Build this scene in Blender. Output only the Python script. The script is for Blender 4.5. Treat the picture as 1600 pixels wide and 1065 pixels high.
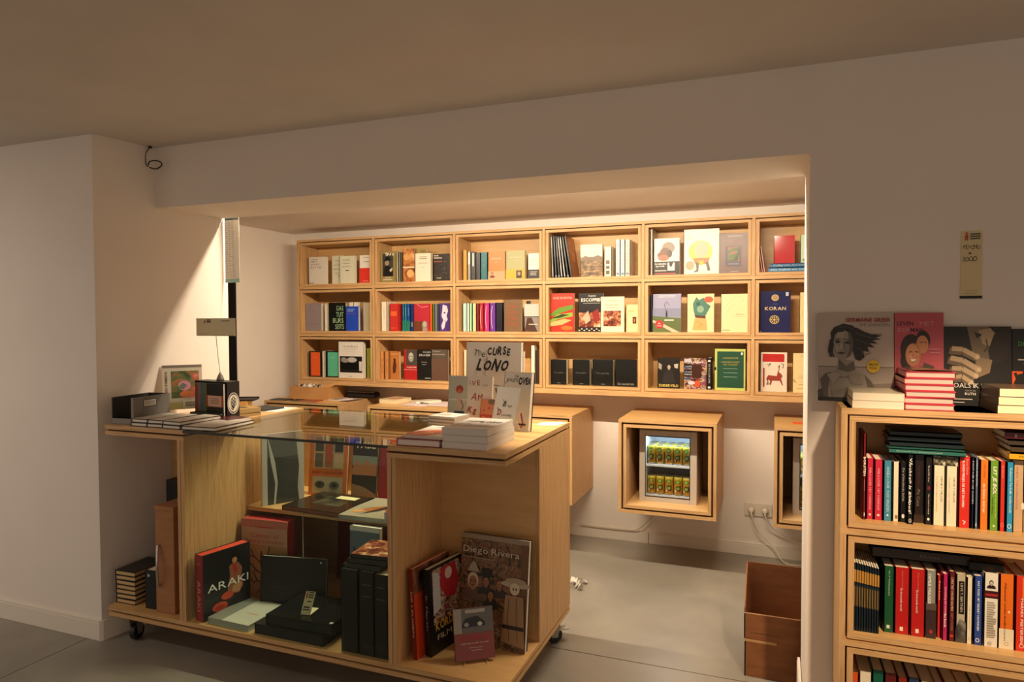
import bpy, math, random
from mathutils import Matrix, Vector
random.seed(4)
C = bpy.context.scene.collection
for o in list(bpy.data.objects): bpy.data.objects.remove(o)
S = bpy.context.scene
R = math.radians

# ------------------------------------------------------------------ camera, world, exposure
cam_d = bpy.data.cameras.new('camera'); cam = bpy.data.objects.new('camera', cam_d); C.objects.link(cam)
cam_d.sensor_width = 36; cam_d.lens = 23.9214; cam_d.clip_start = .02
cam.matrix_world = Matrix(((0.932300, -0.008213, 0.361593, 0.000000), (0.361677, 0.028642, -0.931864, 0.000000), (-0.002703, 0.999556, 0.029673, 1.550000), (0, 0, 0, 1)))
S.camera = cam
W = bpy.data.worlds.new('room_light'); S.world = W; W.use_nodes = True
W.node_tree.nodes['Background'].inputs[0].default_value = (1.0, .78, .61, 1)
W.node_tree.nodes['Background'].inputs[1].default_value = .37
S.view_settings.view_transform = 'Standard'; S.view_settings.look = 'None'
S.view_settings.exposure = .31; S.view_settings.gamma = 1; S.view_settings.use_curve_mapping = False
S.cycles.max_bounces = 8; S.cycles.diffuse_bounces = 5; S.cycles.sample_clamp_indirect = 6

def lamp(name, kind, loc, target, power, color, **kw):
    d = bpy.data.lights.new(name, kind); d.energy = power; d.color = color
    for k, v in kw.items(): setattr(d, k, v)
    o = bpy.data.objects.new(name, d); C.objects.link(o); o.location = loc
    o.rotation_euler = (Vector(target) - Vector(loc)).to_track_quat('-Z', 'Y').to_euler()
    return o
WARM = (1.0, .77, .52)
TUBE_W = 25      # watts of each tube behind the beam
for i in range(3):   # fluorescent tubes hidden behind the beam (their fixtures are built further down)
    x = -2.36 + i * .95
    lamp('tube_light', 'AREA', (x, 3.095, 2.244), (x, 3.40, 1.6), TUBE_W * (.60, 1, 1)[i], (1, .83, .61), shape='RECTANGLE', size=.92, size_y=.022)
lamp('shelf_spot', 'SPOT', (.62, 1.0, 2.40), (.67, 2.4, .62), 190, (1, .74, .47), spot_size=R(46), spot_blend=.5, shadow_soft_size=.05)
lamp('wall_washer', 'AREA', (-4.75, .55, 2.43), (-4.75, 1.9, .4), 8.8, (1, .88, .73), shape='RECTANGLE', size=2.3, size_y=.06, spread=R(125))
for x in (-2.1, -.6): lamp('ceiling_downlight', 'SPOT', (x, .95, 2.43), (x, 1.5, 0), 2.5, (1, .80, .60), spot_size=R(140), spot_blend=.8, shadow_soft_size=.10)

# ------------------------------------------------------------------ materials
def lin(h, k=1.0):
    h = h.lstrip('#'); v = [int(h[i:i+2], 16) / 255 for i in (0, 2, 4)]
    return tuple((c / 12.92 if c <= .04045 else ((c + .055) / 1.055) ** 2.4) * k for c in v) + (1,)
_m = {}
def new_mat(n):
    m = bpy.data.materials.new(n); m.use_nodes = True
    return m, m.node_tree.nodes, m.node_tree.links, m.node_tree.nodes['Principled BSDF']
def P(h, rough=.5, metal=0.0):
    k = (h, rough, metal)
    if k not in _m:
        m, n, l, b = new_mat('paint_' + h.strip('#'))
        b.inputs['Base Color'].default_value = lin(h); b.inputs['Roughness'].default_value = rough
        b.inputs['Metallic'].default_value = metal; _m[k] = m
    return _m[k]
def glow(h, s):
    k = ('g', h, s)
    if k not in _m:
        m, n, l, b = new_mat('lit_' + h.strip('#'))
        b.inputs['Base Color'].default_value = lin(h); b.inputs['Emission Color'].default_value = lin(h)
        b.inputs['Emission Strength'].default_value = s; _m[k] = m
    return _m[k]
def mottle(name, stops, scale=8, rough=.5, stretch=(1, 1, 1), detail=5, bump=0.0, dist=0.0):
    "noise-driven colour ramp in object space"
    k = ('n', name)
    if k in _m: return _m[k]
    m, n, l, b = new_mat(name)
    tc = n.new('ShaderNodeTexCoord'); mp = n.new('ShaderNodeMapping'); nz = n.new('ShaderNodeTexNoise'); cr = n.new('ShaderNodeValToRGB')
    mp.inputs['Scale'].default_value = stretch
    nz.inputs['Scale'].default_value = scale; nz.inputs['Detail'].default_value = detail; nz.inputs['Distortion'].default_value = dist
    l.new(tc.outputs['Object'], mp.inputs[0]); l.new(mp.outputs[0], nz.inputs['Vector']); l.new(nz.outputs['Fac'], cr.inputs[0])
    e = cr.color_ramp.elements
    while len(e) > 1: e.remove(e[0])
    e[0].position = stops[0][0]; e[0].color = lin(stops[0][1])
    for p, c in stops[1:]: e.new(p).color = lin(c)
    l.new(cr.outputs[0], b.inputs['Base Color']); b.inputs['Roughness'].default_value = rough
    if bump:
        bp = n.new('ShaderNodeBump'); bp.inputs['Strength'].default_value = bump; bp.inputs['Distance'].default_value = .004
        l.new(nz.outputs['Fac'], bp.inputs['Height']); l.new(bp.outputs[0], b.inputs['Normal'])
    _m[k] = m; return m
PLASTER = mottle('white_plaster', [(.3, '#e6ddd4'), (.7, '#eae2d9')], 3, .85, bump=.02)
CEIL = mottle('ceiling_paint', [(.3, '#cfc7bd'), (.7, '#d5cdc3')], 3, .9)
PLY = mottle('birch_plywood', [(.25, '#c79c62'), (.55, '#d1a76d'), (.8, '#dab27b')], 3.2, .42, (1.0, 1.0, 7.0), 6, dist=.6)
PLYH = mottle('birch_plywood_lying', [(.25, '#c79c62'), (.55, '#d1a76d'), (.8, '#dab27b')], 3.2, .38, (1.0, 8.0, 8.0), 6, dist=.6)
EDGE = mottle('plywood_edge', [(.35, '#ad8455'), (.5, '#cfa775'), (.65, '#be9463')], 2.0, .5, (2.0, 2.0, 90.0), 3)
EDGEV = mottle('plywood_edge_upright', [(.35, '#ad8455'), (.5, '#cfa775'), (.65, '#be9463')], 2.0, .5, (90.0, 90.0, 2.0), 3)
GROOVE = P('#4a2d18', .7)
CONC = mottle('polished_concrete', [(.25, '#78736a'), (.5, '#8d877c'), (.78, '#a19b8f')], 1.7, .38, (1, 1, 1), 8, bump=.02, dist=.4)
CARD = mottle('cardboard', [(.3, '#764725'), (.7, '#87552f')], 9, .8, (1, 1, 4))
BOARDPAPER = mottle('kraft_board', [(.3, '#9c6a44'), (.7, '#a97850')], 9, .8, (1, 1, 4))
BASE = P('#e2dace', .5)
BLACK = P('#0c0b0b', .45); DARK = P('#161616', .5)
CROWD = mottle('printed_painting', [(.25, '#1d1512'), (.42, '#4b3420'), (.52, '#8a6a42'), (.6, '#6b2f22'), (.7, '#a99a72'), (.8, '#3d4228')], 26, .35, detail=4, dist=1.5)
PHOTO = mottle('printed_photo', [(.3, '#141414'), (.48, '#4d4a45'), (.6, '#98928a'), (.75, '#d9d4cc')], 16, .35, detail=3, dist=1.0)
FOOD = mottle('printed_food', [(.3, '#2a0d08'), (.45, '#7a2a18'), (.6, '#c98a5c'), (.75, '#efe0c4')], 30, .35, detail=3, dist=1.0)
SEPIA = mottle('printed_sepia', [(.3, '#5a2c12'), (.5, '#b26a35'), (.65, '#dca66a'), (.8, '#e8c79a')], 14, .35, detail=3, dist=1.0)
GARDEN = mottle('printed_garden', [(.3, '#26301a'), (.45, '#53633a'), (.58, '#b0583c'), (.68, '#c98a9a'), (.8, '#6a7a4a')], 13, .35, detail=2, dist=.8)
GAUDY = mottle('printed_collage', [(.28, '#121420'), (.42, '#6e2a20'), (.52, '#c8b08a'), (.6, '#2f3d66'), (.7, '#b33020'), (.8, '#d8d0c0')], 34, .35, detail=3, dist=1.2)
HILLS = mottle('printed_landscape', [(.3, '#2b1f14'), (.45, '#5d4326'), (.6, '#9a7a4e'), (.75, '#c9b48a')], 22, .4, (1, 1, 3), 4)
def glass_mat(name, tint, rough=0.0, strength=1.0):
    m, n, l, b = new_mat(name)
    n.remove(b); out = n['Material Output']
    tr = n.new('ShaderNodeBsdfTransparent'); tr.inputs[0].default_value = tint
    gl = n.new('ShaderNodeBsdfGlossy'); gl.inputs['Roughness'].default_value = rough
    lw = n.new('ShaderNodeLayerWeight'); lw.inputs[0].default_value = .5
    pw = n.new('ShaderNodeMath'); pw.operation = 'POWER'; pw.inputs[1].default_value = 5; l.new(lw.outputs['Facing'], pw.inputs[0])
    fr = n.new('ShaderNodeMath'); fr.operation = 'MULTIPLY_ADD'; fr.inputs[1].default_value = .95; fr.inputs[2].default_value = .02; l.new(pw.outputs[0], fr.inputs[0])
    mx = n.new('ShaderNodeMixShader')
    l.new(fr.outputs[0], mx.inputs[0]); l.new(tr.outputs[0], mx.inputs[1]); l.new(gl.outputs[0], mx.inputs[2]); l.new(mx.outputs[0], out.inputs[0])
    return m
GLASS = glass_mat('greenish_glass', (.93, .97, .93, 1)); CLEAR = glass_mat('clear_plastic', (.9, .9, .9, 1), .08)
GEDGE = P('#10180f', .15)
def translucent(name, h):
    m, n, l, b = new_mat(name)
    b.inputs['Base Color'].default_value = lin(h); b.inputs['Roughness'].default_value = .6
    t = n.new('ShaderNodeBsdfTranslucent'); t.inputs[0].default_value = lin(h); mx = n.new('ShaderNodeMixShader'); mx.inputs[0].default_value = .45
    l.new(b.outputs[0], mx.inputs[1]); l.new(t.outputs[0], mx.inputs[2]); l.new(mx.outputs[0], n['Material Output'].inputs[0])
    return m
PAPER = translucent('thin_white_card', '#e8e4dc')
CHROME = P('#c9c7c2', .25, 1.0); STEEL = P('#a8a29a', .35, .8)

# ------------------------------------------------------------------ mesh builder
class MB:
    def __init__(s): s.v = []; s.f = []; s.mi = []; s.mats = []
    def m(s, mat):
        if mat not in s.mats: s.mats.append(mat)
        return s.mats.index(mat)
    def face(s, pts, mat):
        i = len(s.v); s.v += [tuple(p) for p in pts]; s.f.append(tuple(range(i, i + len(pts)))); s.mi.append(s.m(mat))
    def box(s, x0, x1, y0, y1, z0, z1, mat, M=None, top=None, front=None):
        i = len(s.v)
        p = [(x0, y0, z0), (x1, y0, z0), (x1, y1, z0), (x0, y1, z0), (x0, y0, z1), (x1, y0, z1), (x1, y1, z1), (x0, y1, z1)]
        if M is not None: p = [tuple(M @ Vector(q)) for q in p]
        s.v += p; k = s.m(mat); kt = s.m(top) if top else k; kf = s.m(front) if front else k
        for f, q in (((0, 3, 2, 1), k), ((4, 5, 6, 7), kt), ((0, 1, 5, 4), kf), ((1, 2, 6, 5), kf if front else k), ((2, 3, 7, 6), k), ((3, 0, 4, 7), kf if front else k)):
            s.f.append(tuple(i + j for j in f)); s.mi.append(q)
    def prism(s, pts, z0, z1, mat):
        n = len(pts); i = len(s.v); k = s.m(mat)
        s.v += [(x, y, z0) for x, y in pts] + [(x, y, z1) for x, y in pts]
        s.f.append(tuple(i + j for j in reversed(range(n)))); s.f.append(tuple(i + n + j for j in range(n))); s.mi += [k, k]
        for j in range(n):
            q = (j + 1) % n; s.f.append((i + j, i + q, i + n + q, i + n + j)); s.mi.append(k)
    def lathe(s, prof, mat, n=20, c=(0, 0), mats=None):
        i = len(s.v); m = len(prof)
        for r, z in prof:
            for a in range(n): t = 2 * math.pi * a / n; s.v.append((c[0] + r * math.cos(t), c[1] + r * math.sin(t), z))
        for j in range(m - 1):
            k = s.m(mats[j] if mats else mat)
            for a in range(n):
                b = (a + 1) % n; s.f.append((i + j*n + a, i + j*n + b, i + (j+1)*n + b, i + (j+1)*n + a)); s.mi.append(k)
        for j in (0, m - 1):
            if prof[j][0] > 1e-6:
                s.f.append(tuple(i + j*n + a for a in (range(n) if j else reversed(range(n))))); s.mi.append(s.m(mats[0 if j == 0 else -1] if mats else mat))
    def tube(s, path, r, mat, n=8):
        path = [Vector(p) for p in path]; k = s.m(mat); i = len(s.v); m = len(path); up = Vector((.31, .17, .93)).normalized()
        for j, p in enumerate(path):
            d = (path[min(j+1, m-1)] - path[max(j-1, 0)]).normalized()
            a = d.cross(up)
            if a.length < 1e-4: a = d.cross(Vector((1, 0, 0)))
            a.normalize(); b = d.cross(a); rr = r[j] if isinstance(r, (list, tuple)) else r
            for q in range(n): t = 2*math.pi*q/n; s.v.append(tuple(p + a*math.cos(t)*rr + b*math.sin(t)*rr))
        for j in range(m - 1):
            for q in range(n):
                w = (q+1) % n; s.f.append((i+j*n+q, i+j*n+w, i+(j+1)*n+w, i+(j+1)*n+q)); s.mi.append(k)
        s.f.append(tuple(i+q for q in reversed(range(n)))); s.f.append(tuple(i+(m-1)*n+q for q in range(n))); s.mi += [k, k]
    def build(s, name, parent=None, smooth=False, bevel=0.0):
        me = bpy.data.meshes.new(name); me.from_pydata(s.v, [], s.f)
        for m in s.mats: me.materials.append(m)
        me.polygons.foreach_set('material_index', s.mi)
        if smooth: me.polygons.foreach_set('use_smooth', [True] * len(s.f))
        me.update(); o = bpy.data.objects.new(name, me); C.objects.link(o)
        if parent: o.parent = parent
        if bevel:
            b = o.modifiers.new('bevel', 'BEVEL'); b.width = bevel; b.segments = 2; b.limit_method = 'ANGLE'
        return o
def arc(pts, n=6):
    "Catmull-Rom through 3D points"
    P_ = [Vector(p) for p in pts]; P_ = [P_[0]] + P_ + [P_[-1]]; out = []
    for i in range(1, len(P_) - 2):
        for k in range(n):
            t = k / n; a, b, c, d = P_[i-1:i+3]
            out.append(.5 * ((2*b) + (c-a)*t + (2*a-5*b+4*c-d)*t*t + (3*b-a-3*c+d)*t**3))
    return out + [P_[-2]]
def thing(name, label, cat, loc=(0, 0, 0), rz=0.0, group=None):
    o = bpy.data.objects.new(name, None); C.objects.link(o); o.location = loc; o.rotation_euler = (0, 0, rz); o.empty_display_size = .05
    o['label'] = label; o['category'] = cat
    if group: o['group'] = group
    return o
def tag(o, label, cat, group=None):
    o['label'] = label; o['category'] = cat
    if group: o['group'] = group
    return o
def struct(o): o['kind'] = 'structure'; return o
def dup(root, label=None, group=None):
    r = root.copy(); C.objects.link(r)
    if label: r['label'] = label
    if group: r['group'] = group
    for ch in list(root.children):
        c = ch.copy(); C.objects.link(c); c.parent = r
        for g in ch.children:
            d = g.copy(); C.objects.link(d); d.parent = c
    return r
def one(name, box, mat, parent=None, bevel=0.0, **kw):
    m = MB(); m.box(*box, mat, **kw); return m.build(name, parent, bevel=bevel)

# ------------------------------------------------------------------ lettering: glyph outlines kept once, then laid out as flat faces
GL = {}
def load_glyphs():
    import string
    chars = string.ascii_letters + string.digits + "'+&.!-,:?/()"
    obs = []
    for bold, off in ((0, 0.0), (1, .022), (2, .045)):
        for ch in chars:
            cu = bpy.data.curves.new('g', 'FONT'); cu.body = ch; cu.resolution_u = 2; cu.offset = off; cu.size = 1
            o = bpy.data.objects.new('g', cu); C.objects.link(o); obs.append((bold, ch, o))
    dg = bpy.context.evaluated_depsgraph_get()
    for bold, ch, o in obs:
        me = bpy.data.meshes.new_from_object(o.evaluated_get(dg))
        vs = [(v.co.x, v.co.y) for v in me.vertices]; fs = [tuple(p.vertices) for p in me.polygons]
        x0 = min(v[0] for v in vs); x1 = max(v[0] for v in vs)
        GL[(bold, ch)] = ([(x - x0, y) for x, y in vs], fs, x1 - x0); bpy.data.meshes.remove(me)
        cu = o.data; bpy.data.objects.remove(o); bpy.data.curves.remove(cu)
load_glyphs()
def layout(s, flags=''):
    bold = 2 if 'x' in flags else 1 if 'b' in flags else 0; pen = 0; out = []
    rnd = random.Random(s)
    for ch in s:
        if ch == ' ': pen += .28; continue
        vs, fs, w = GL.get((bold, ch), GL[(bold, '-')])
        if 'j' in flags:   # uneven handwriting: each letter turned and sized a little differently
            a = rnd.uniform(-.22, .22); k = rnd.uniform(.85, 1.2); dy = rnd.uniform(-.08, .08)
            vs = [((x - w/2)*math.cos(a)*k - (y-.35)*math.sin(a)*k + w/2 + (y*.15), (x-w/2)*math.sin(a)*k + (y-.35)*math.cos(a)*k + .35 + dy) for x, y in vs]
        if 'i' in flags: vs = [(x + .25*y, y) for x, y in vs]
        out.append(([(x + pen, y) for x, y in vs], fs)); pen += w + .075
    xs = [v[0] for q in out for v in q[0]]; ys = [v[1] for q in out for v in q[0]]
    return out, min(xs), max(xs), min(ys), max(ys)
def put_text(mb, s, cx, cy, wid, hei, mat, mapf, flags='', vert=False):
    out, x0, x1, y0, y1 = layout(s, flags)
    sx = wid / max(x1 - x0, .01); sy = hei / max(y1 - y0, .01)
    k = mb.m(mat)
    for vs, fs in out:
        i = len(mb.v)
        for x, y in vs:
            a, b = (x - (x0+x1)/2) * sx, (y - (y0+y1)/2) * sy
            if vert: a, b = b, -a          # reads from top to bottom
            mb.v.append(mapf(cx + a, cy + b))
        for f in fs: mb.f.append(tuple(i + j for j in f)); mb.mi.append(k)
# printing: ops with u, v from 0 to 1 over a face of w x h metres
def printed(ops, w, h, mapf, name, parent, step=.00018, base=.0004):
    pic, let = MB(), MB(); lv = 0
    for op in ops:
        lv += 1; e = base + step * lv
        mp = lambda a, b, e=e: mapf(a, b, e)
        k = op[0]; col = op[-1]
        if k in 'tv':
            k, s, u, v, wid, hei, col = op[:7]; fl = op[7] if len(op) > 7 else ''
            mat = P(col, .5) if isinstance(col, str) else col
            if k == 't': put_text(let, s, u*w, v*h, wid*w, hei*h, mat, mp, fl)
            else: put_text(let, s, u*w, v*h, wid*h, hei*w, mat, mp, fl, True)
            continue
        mat = P(col, .35) if isinstance(col, str) else col
        if k == 'r': _, a, b, c, d, _c = op; pts = [(a, b), (c, b), (c, d), (a, d)]
        elif k == 'e':
            _, cu, cv, ru, rv, _c = op; pts = [(cu + ru*math.cos(2*math.pi*i/18), cv + rv*math.sin(2*math.pi*i/18)) for i in range(18)]
        elif k == 'p': pts = op[1]
        elif k == 'l':   # a stroke: points, width in fractions of w
            _, ln, wd, _c = op
            for (a, b), (c, d) in zip(ln[:-1], ln[1:]):
                dx, dy = (c-a)*w, (d-b)*h; L = math.hypot(dx, dy) or 1; nx, ny = -dy/L*wd*w/2, dx/L*wd*w/2
                pic.face([mp(a*w+nx, b*h+ny), mp(a*w-nx, b*h-ny), mp(c*w-nx, d*h-ny), mp(c*w+nx, d*h+ny)], mat)
            continue
        elif k == 'o':   # a ring
            _, cu, cv, ru, rv, wd, _c = op
            q = [(cu + ru*math.cos(2*math.pi*i/24), cv + rv*math.sin(2*math.pi*i/24)) for i in range(25)]
            q2 = [(cu + (ru-wd)*math.cos(2*math.pi*i/24), cv + (rv-wd*w/h)*math.sin(2*math.pi*i/24)) for i in range(25)]
            for i in range(24): pic.face([mp(a*w, b*h) for a, b in (q[i], q[i+1], q2[i+1], q2[i])], mat)
            continue
        pic.face([mp(a*w, b*h) for a, b in pts], mat)
    if pic.f: pic.build(name, parent)
    if let.f: let.build('lettering', parent)
def lines(u0, u1, v0, v1, n, col, ragged=True):
    "rows of print too small to read"
    out = []
    for i in range(n):
        v = v1 - (v1 - v0) * (i + .5) / n; hh = (v1 - v0) / n * .25
        r = u1 - (u1 - u0) * (random.random() * .4 if ragged else 0)
        out.append(('r', u0, v - hh, r, v + hh, col))
    return out

# ------------------------------------------------------------------ books
def book(label, w, h, t, loc, cover, pose='front', rz=0.0, tilt=0.0, lean=0.0, spine=None, pages='#eadfc6', art=(), sart=(), group=None, hard=True, rough=.34, cat='book', name='book', back=None):
    """local frame: front cover on -Y, spine on -X, top on +Z.  loc is the lower left front corner of the standing or lying book."""
    root = thing(name, label, cat, group=group)
    c = .0028 if hard else .0009; ins = .003 if hard else .0006
    cm = P(cover, rough) if isinstance(cover, str) else cover
    sm = (P(spine, rough) if isinstance(spine, str) else spine) if spine else cm
    bm_ = P(back, rough) if back else cm
    k = MB()
    k.box(0, w, 0, c, 0, h, cm); k.box(0, w, t - c, t, 0, h, bm_); k.box(0, c, 0, t, 0, h, sm)
    k.build('cover', root)
    one('page_block', (c, w - ins, c, t - c, ins, h - ins), P(pages, .8), root)
    if art: printed(art, w, h, lambda a, b, e: (a, -e, b), 'cover_picture', root)
    if sart: printed(sart, t, h, lambda a, b, e: (-e, t - a, b), 'spine_picture', root)
    T = Matrix.Translation
    if pose == 'front': M = T(loc) @ Matrix.Rotation(rz, 4, 'Z') @ Matrix.Rotation(-tilt, 4, 'X')
    elif pose == 'spine': M = T(loc) @ Matrix.Rotation(rz, 4, 'Z') @ Matrix.Rotation(lean, 4, 'Y') @ T((t, 0, 0)) @ Matrix.Rotation(math.pi/2, 4, 'Z')
    elif pose == 'flat': M = T(loc) @ Matrix.Rotation(rz, 4, 'Z') @ T((0, 0, t)) @ Matrix.Rotation(-math.pi/2, 4, 'X')
    elif pose == 'flatspine': M = T(loc) @ Matrix.Rotation(rz, 4, 'Z') @ T((h, 0, t)) @ Matrix.Rotation(math.pi/2, 4, 'Z') @ Matrix.Rotation(-math.pi/2, 4, 'X')
    root.matrix_world = M
    return root
def figure(cu, cv, s, skin, hair, cloth, asp=1.0):
    "a printed head and shoulders"
    return [('p', [(cu-.5*s, cv-.62*s*asp), (cu-.42*s, cv-.34*s*asp), (cu-.12*s, cv-.2*s*asp), (cu+.12*s, cv-.2*s*asp), (cu+.42*s, cv-.34*s*asp), (cu+.5*s, cv-.62*s*asp)], cloth),
            ('r', cu-.08*s, cv-.28*s*asp, cu+.08*s, cv-.08*s*asp, skin),
            ('e', cu, cv+.06*s*asp, .23*s, .29*s*asp, hair), ('e', cu, cv, .17*s, .22*s*asp, skin),
            ('r', cu-.1*s, cv+.02*s*asp, cu-.03*s, cv+.05*s*asp, '#1a1210'), ('r', cu+.03*s, cv+.02*s*asp, cu+.1*s, cv+.05*s*asp, '#1a1210'),
            ('r', cu-.06*s, cv-.11*s*asp, cu+.06*s, cv-.085*s*asp, '#3a1512')]
def logo(u, v, s, asp):
    "small red standing figure beside three short lines"
    k = '#b3392c'
    return [('p', [(u, v), (u+.05*s, v), (u+.06*s, v+.5*s*asp), (u+.12*s, v), (u+.18*s, v), (u+.2*s, v+.75*s*asp), (u+.08*s, v+.8*s*asp), (u, v+.55*s*asp)], k), ('e', u+.1*s, v+.92*s*asp, .08*s, .1*s*asp, k)] + \
           [('r', u+.32*s, v+(.15+.28*i)*s*asp, u+.95*s, v+(.3+.28*i)*s*asp, '#3a3226') for i in range(3)]

# ------------------------------------------------------------------ the room
fl = struct(one('floor', (-6.2, 3.4, -1.6, 4.9, -.08, -.012), P('#2c2925', .9)))
for x0, x1, y0, y1 in ((-6.2, -3.1395, -1.6, 3.0375), (-3.1345, 3.4, -1.6, 3.0375), (-6.2, -3.1395, 3.0425, 4.9), (-3.1345, 3.4, 3.0425, 4.9)):
    one('floor_slab', (x0, x1, y0, y1, -.012, 0), CONC, fl)
struct(one('ceiling', (-6.2, 3.4, -1.6, 2.7, 2.447, 2.56), CEIL))
struct(one('ceiling', (-4.9, 3.4, 3.037, 4.9, 2.285, 2.56), PLASTER))
m = MB(); m.prism([(-6.2, 2.328), (-3.052, 2.328), (-2.946, 2.985), (-2.946, 3.07), (-6.2, 3.07)], 0, 2.447, PLASTER); struct(m.build('wall_left'))
m = MB(); m.box(.107, 3.4, 2.638, 3.037, 0, 2.447, PLASTER); struct(m.build('wall_right'))
m = MB(); m.box(-3.02, .107, 2.638, 3.037, 2.137, 2.447, PLASTER); struct(m.build('trim_1'))
struct(one('wall_back', (-4.9, 3.4, 4.725, 4.85, 0, 2.285), PLASTER))
m = MB(); m.box(-3.95, -3.82, 4.065, 4.725, 0, 2.285, PLASTER); m.box(-3.95, -3.82, 3.07, 4.065, 2.06, 2.285, PLASTER); struct(m.build('wall_left'))
m = MB(); m.box(-4.9, -4.82, 3.07, 4.725, 0, 2.285, P('#5c5348', .9)); struct(m.build('wall_left'))
struct(one('wall_right', (1.75, 1.85, 3.037, 4.725, 0, 2.285), PLASTER))
d = struct(one('door_1', (-3.93, -3.90, 3.10, 4.045, .01, 2.04), P('#15110c', .8)))  # near-black leaf: darkness of the doorway put into its colour
one('door_panel', (-3.90, -3.892, 3.2, 3.88, 1.2, 1.9), P('#120e0a', .8), d); one('door_panel', (-3.90, -3.892, 3.2, 3.88, .2, 1.05), P('#120e0a', .8), d)
one('dark_reveal', (-3.9495, -3.8215, 4.052, 4.0645, .01, 2.055), P('#17120d', .7), d)  # dark strip added over the wall end; the slit's shade is its colour
m = MB(); m.tube([(-3.90, 3.93, 1.05), (-3.855, 3.93, 1.05), (-3.855, 3.83, 1.05)], .008, STEEL); m.build('door_handle', d)
def skirting(name, x0, x1, y0, y1, h):
    m = MB(); m.box(x0, x1, y0, y1, 0, h - .012, BASE); m.box(x0 + .002, x1 - .002, y0 + .003, y1 + .001, h - .012, h, BASE)
    return struct(m.build(name, bevel=.002))
skirting('baseboard_left', -6.2, -3.05, 2.314, 2.327, .098)
m = MB(); m.prism([(-3.052, 2.314), (-3.0385, 2.326), (-2.932, 2.985), (-2.945, 2.985)], 0, .098, BASE); struct(m.build('baseboard_left'))
skirting('baseboard_back', -3.82, -.8165, 4.711, 4.724, .082); skirting('baseboard_back', -.8125, 1.75, 4.711, 4.724, .082)
skirting('baseboard_right', .092, .106, 2.66, 3.03, .15); skirting('baseboard_right', .92, 3.4, 2.624, 2.637, .098)
# tube lamps behind the beam
for i in range(3):
    x = -2.36 + i * .95
    t = thing('tube_lamp', ['tube lamp behind the beam, nearest the hanging printed card', 'tube lamp behind the beam, middle one of three', 'tube lamp behind the beam, nearest the right wall'][i], 'lamp', (x, 3.07, 2.262), 0, 'tube lamps behind the beam')
    one('lamp_housing', (-.47, .47, -.03, .05, -.002, .020), P('#e6e2d8', .5), t)
    for s in (-1, 1): one('lamp_holder', (s*.46-.008, s*.46+.008, .012, .04, -.018, -.002), P('#e6e2d8', .5), t)
    m = MB(); m.tube([(-.452, .025, -.010), (.452, .025, -.010)], .006, glow('#ffd9a0', 2.0)); m.build('lamp_tube', t)

# ------------------------------------------------------------------ wall shelf
LZ = [2.189, 1.812, 1.440, 1.072]; LX = [-3.575, -2.873, -2.187, -1.500, -.815, -.133, .552]
FLOORZ = [None, 1.845, 1.473, 1.105]
ws = thing('wall_shelf', 'long birch plywood wall shelf of open box compartments in three rows', 'shelf', (0, 4.475, 0))
def wpart(n, m): return m.build(n, ws)
for i, z in enumerate(LZ):
    m = MB(); lo = z - .009 - (.0155 if i == 3 else 0)
    m.box(LX[0]-.009, LX[-1]+.009, 0, .24, lo, z + .009, PLYH, front=EDGE); m.box(LX[0]-.0145, LX[-1]+.0145, .010, .238, max(lo, z-.0145), min(z+.0145, 2.1985), PLYH, front=PLYH); wpart('shelf_board', m)
for x in LX:
    for a, b in zip(LZ[1:], LZ[:-1]):
        m = MB(); m.box(x-.009, x+.009, .0006, .238, a+.009, b-.009, PLY, front=EDGEV); m.box(x-.0145, x+.0145, .012, .236, a+.0146, b-.0146, PLY); wpart('upright_board', m)
def box_frame(x0, x1, y0, y1, z0, z1, name, parent, t=.018, bk=True):
    m = MB()
    m.box(x0, x1, y0, y1, z0, z0+t, PLYH, front=EDGE); m.box(x0, x1, y0, y1, z1-t, z1, PLYH, front=EDGE)
    m.box(x0, x0+t, y0, y1, z0+t, z1-t, PLY, front=EDGEV); m.box(x1-t, x1, y0, y1, z0+t, z1-t, PLY, front=EDGEV)
    if bk: m.box(x0+t, x1-t, y1-.012, y1, z0+t, z1-t, PLYH)
    return m.build(name, parent)
for r in range(3):
    for c in range(6):
        box_frame(LX[c]+.015, LX[c+1]-.015, .004, .236, LZ[r+1]+.015, LZ[r]-.015, 'shelf_compartment', ws)

# ------------------------------------------------------------------ hanging boxes under the shelf
def hung_box(label, x0, x1, y0, z0=.362, z1=.940, group='plywood boxes hung under the wall shelf', cols=1):
    t = thing('wall_box', label, 'box', ((x0+x1)/2, y0, z0), 0, group)
    w = (x1-x0)/2; d = 4.7235-y0; h = z1-z0
    box_frame(-w, w, 0, d, 0, h, 'outer_box', t, bk=False)
    cw = (2*w-.036) / cols
    for c in range(cols):
        a = -w+.018+c*cw
        m = MB(); g = .012
        for q in ((a, a+cw, .018, .018+g), (a, a+cw, h-.018-g, h-.018)): m.box(q[0], q[1], .02, d, q[2], q[3], GROOVE)
        for q in ((a, a+g), (a+cw-g, a+cw)): m.box(q[0], q[1], .02, d, .018+g, h-.018-g, GROOVE)
        m.build('shadow_gap', t)
        box_frame(a+g, a+cw-g, .003, d-.002, .018+g, h-.018-g, 'inner_box', t)
    return t
hung_box('plywood wall box behind the glass case, under the cardboard tray', -3.70, -3.005, 4.215)
hung_box('wide plywood wall box under the bottom shelf, left of the fridge box', -2.745, -1.213, 4.185, cols=2)
hung_box('plywood wall box framing the lit drinks fridge in full view', -.905, -.320, 4.15)
hung_box('plywood wall box half hidden by the right wall edge', -.005, .58, 4.15)

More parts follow.
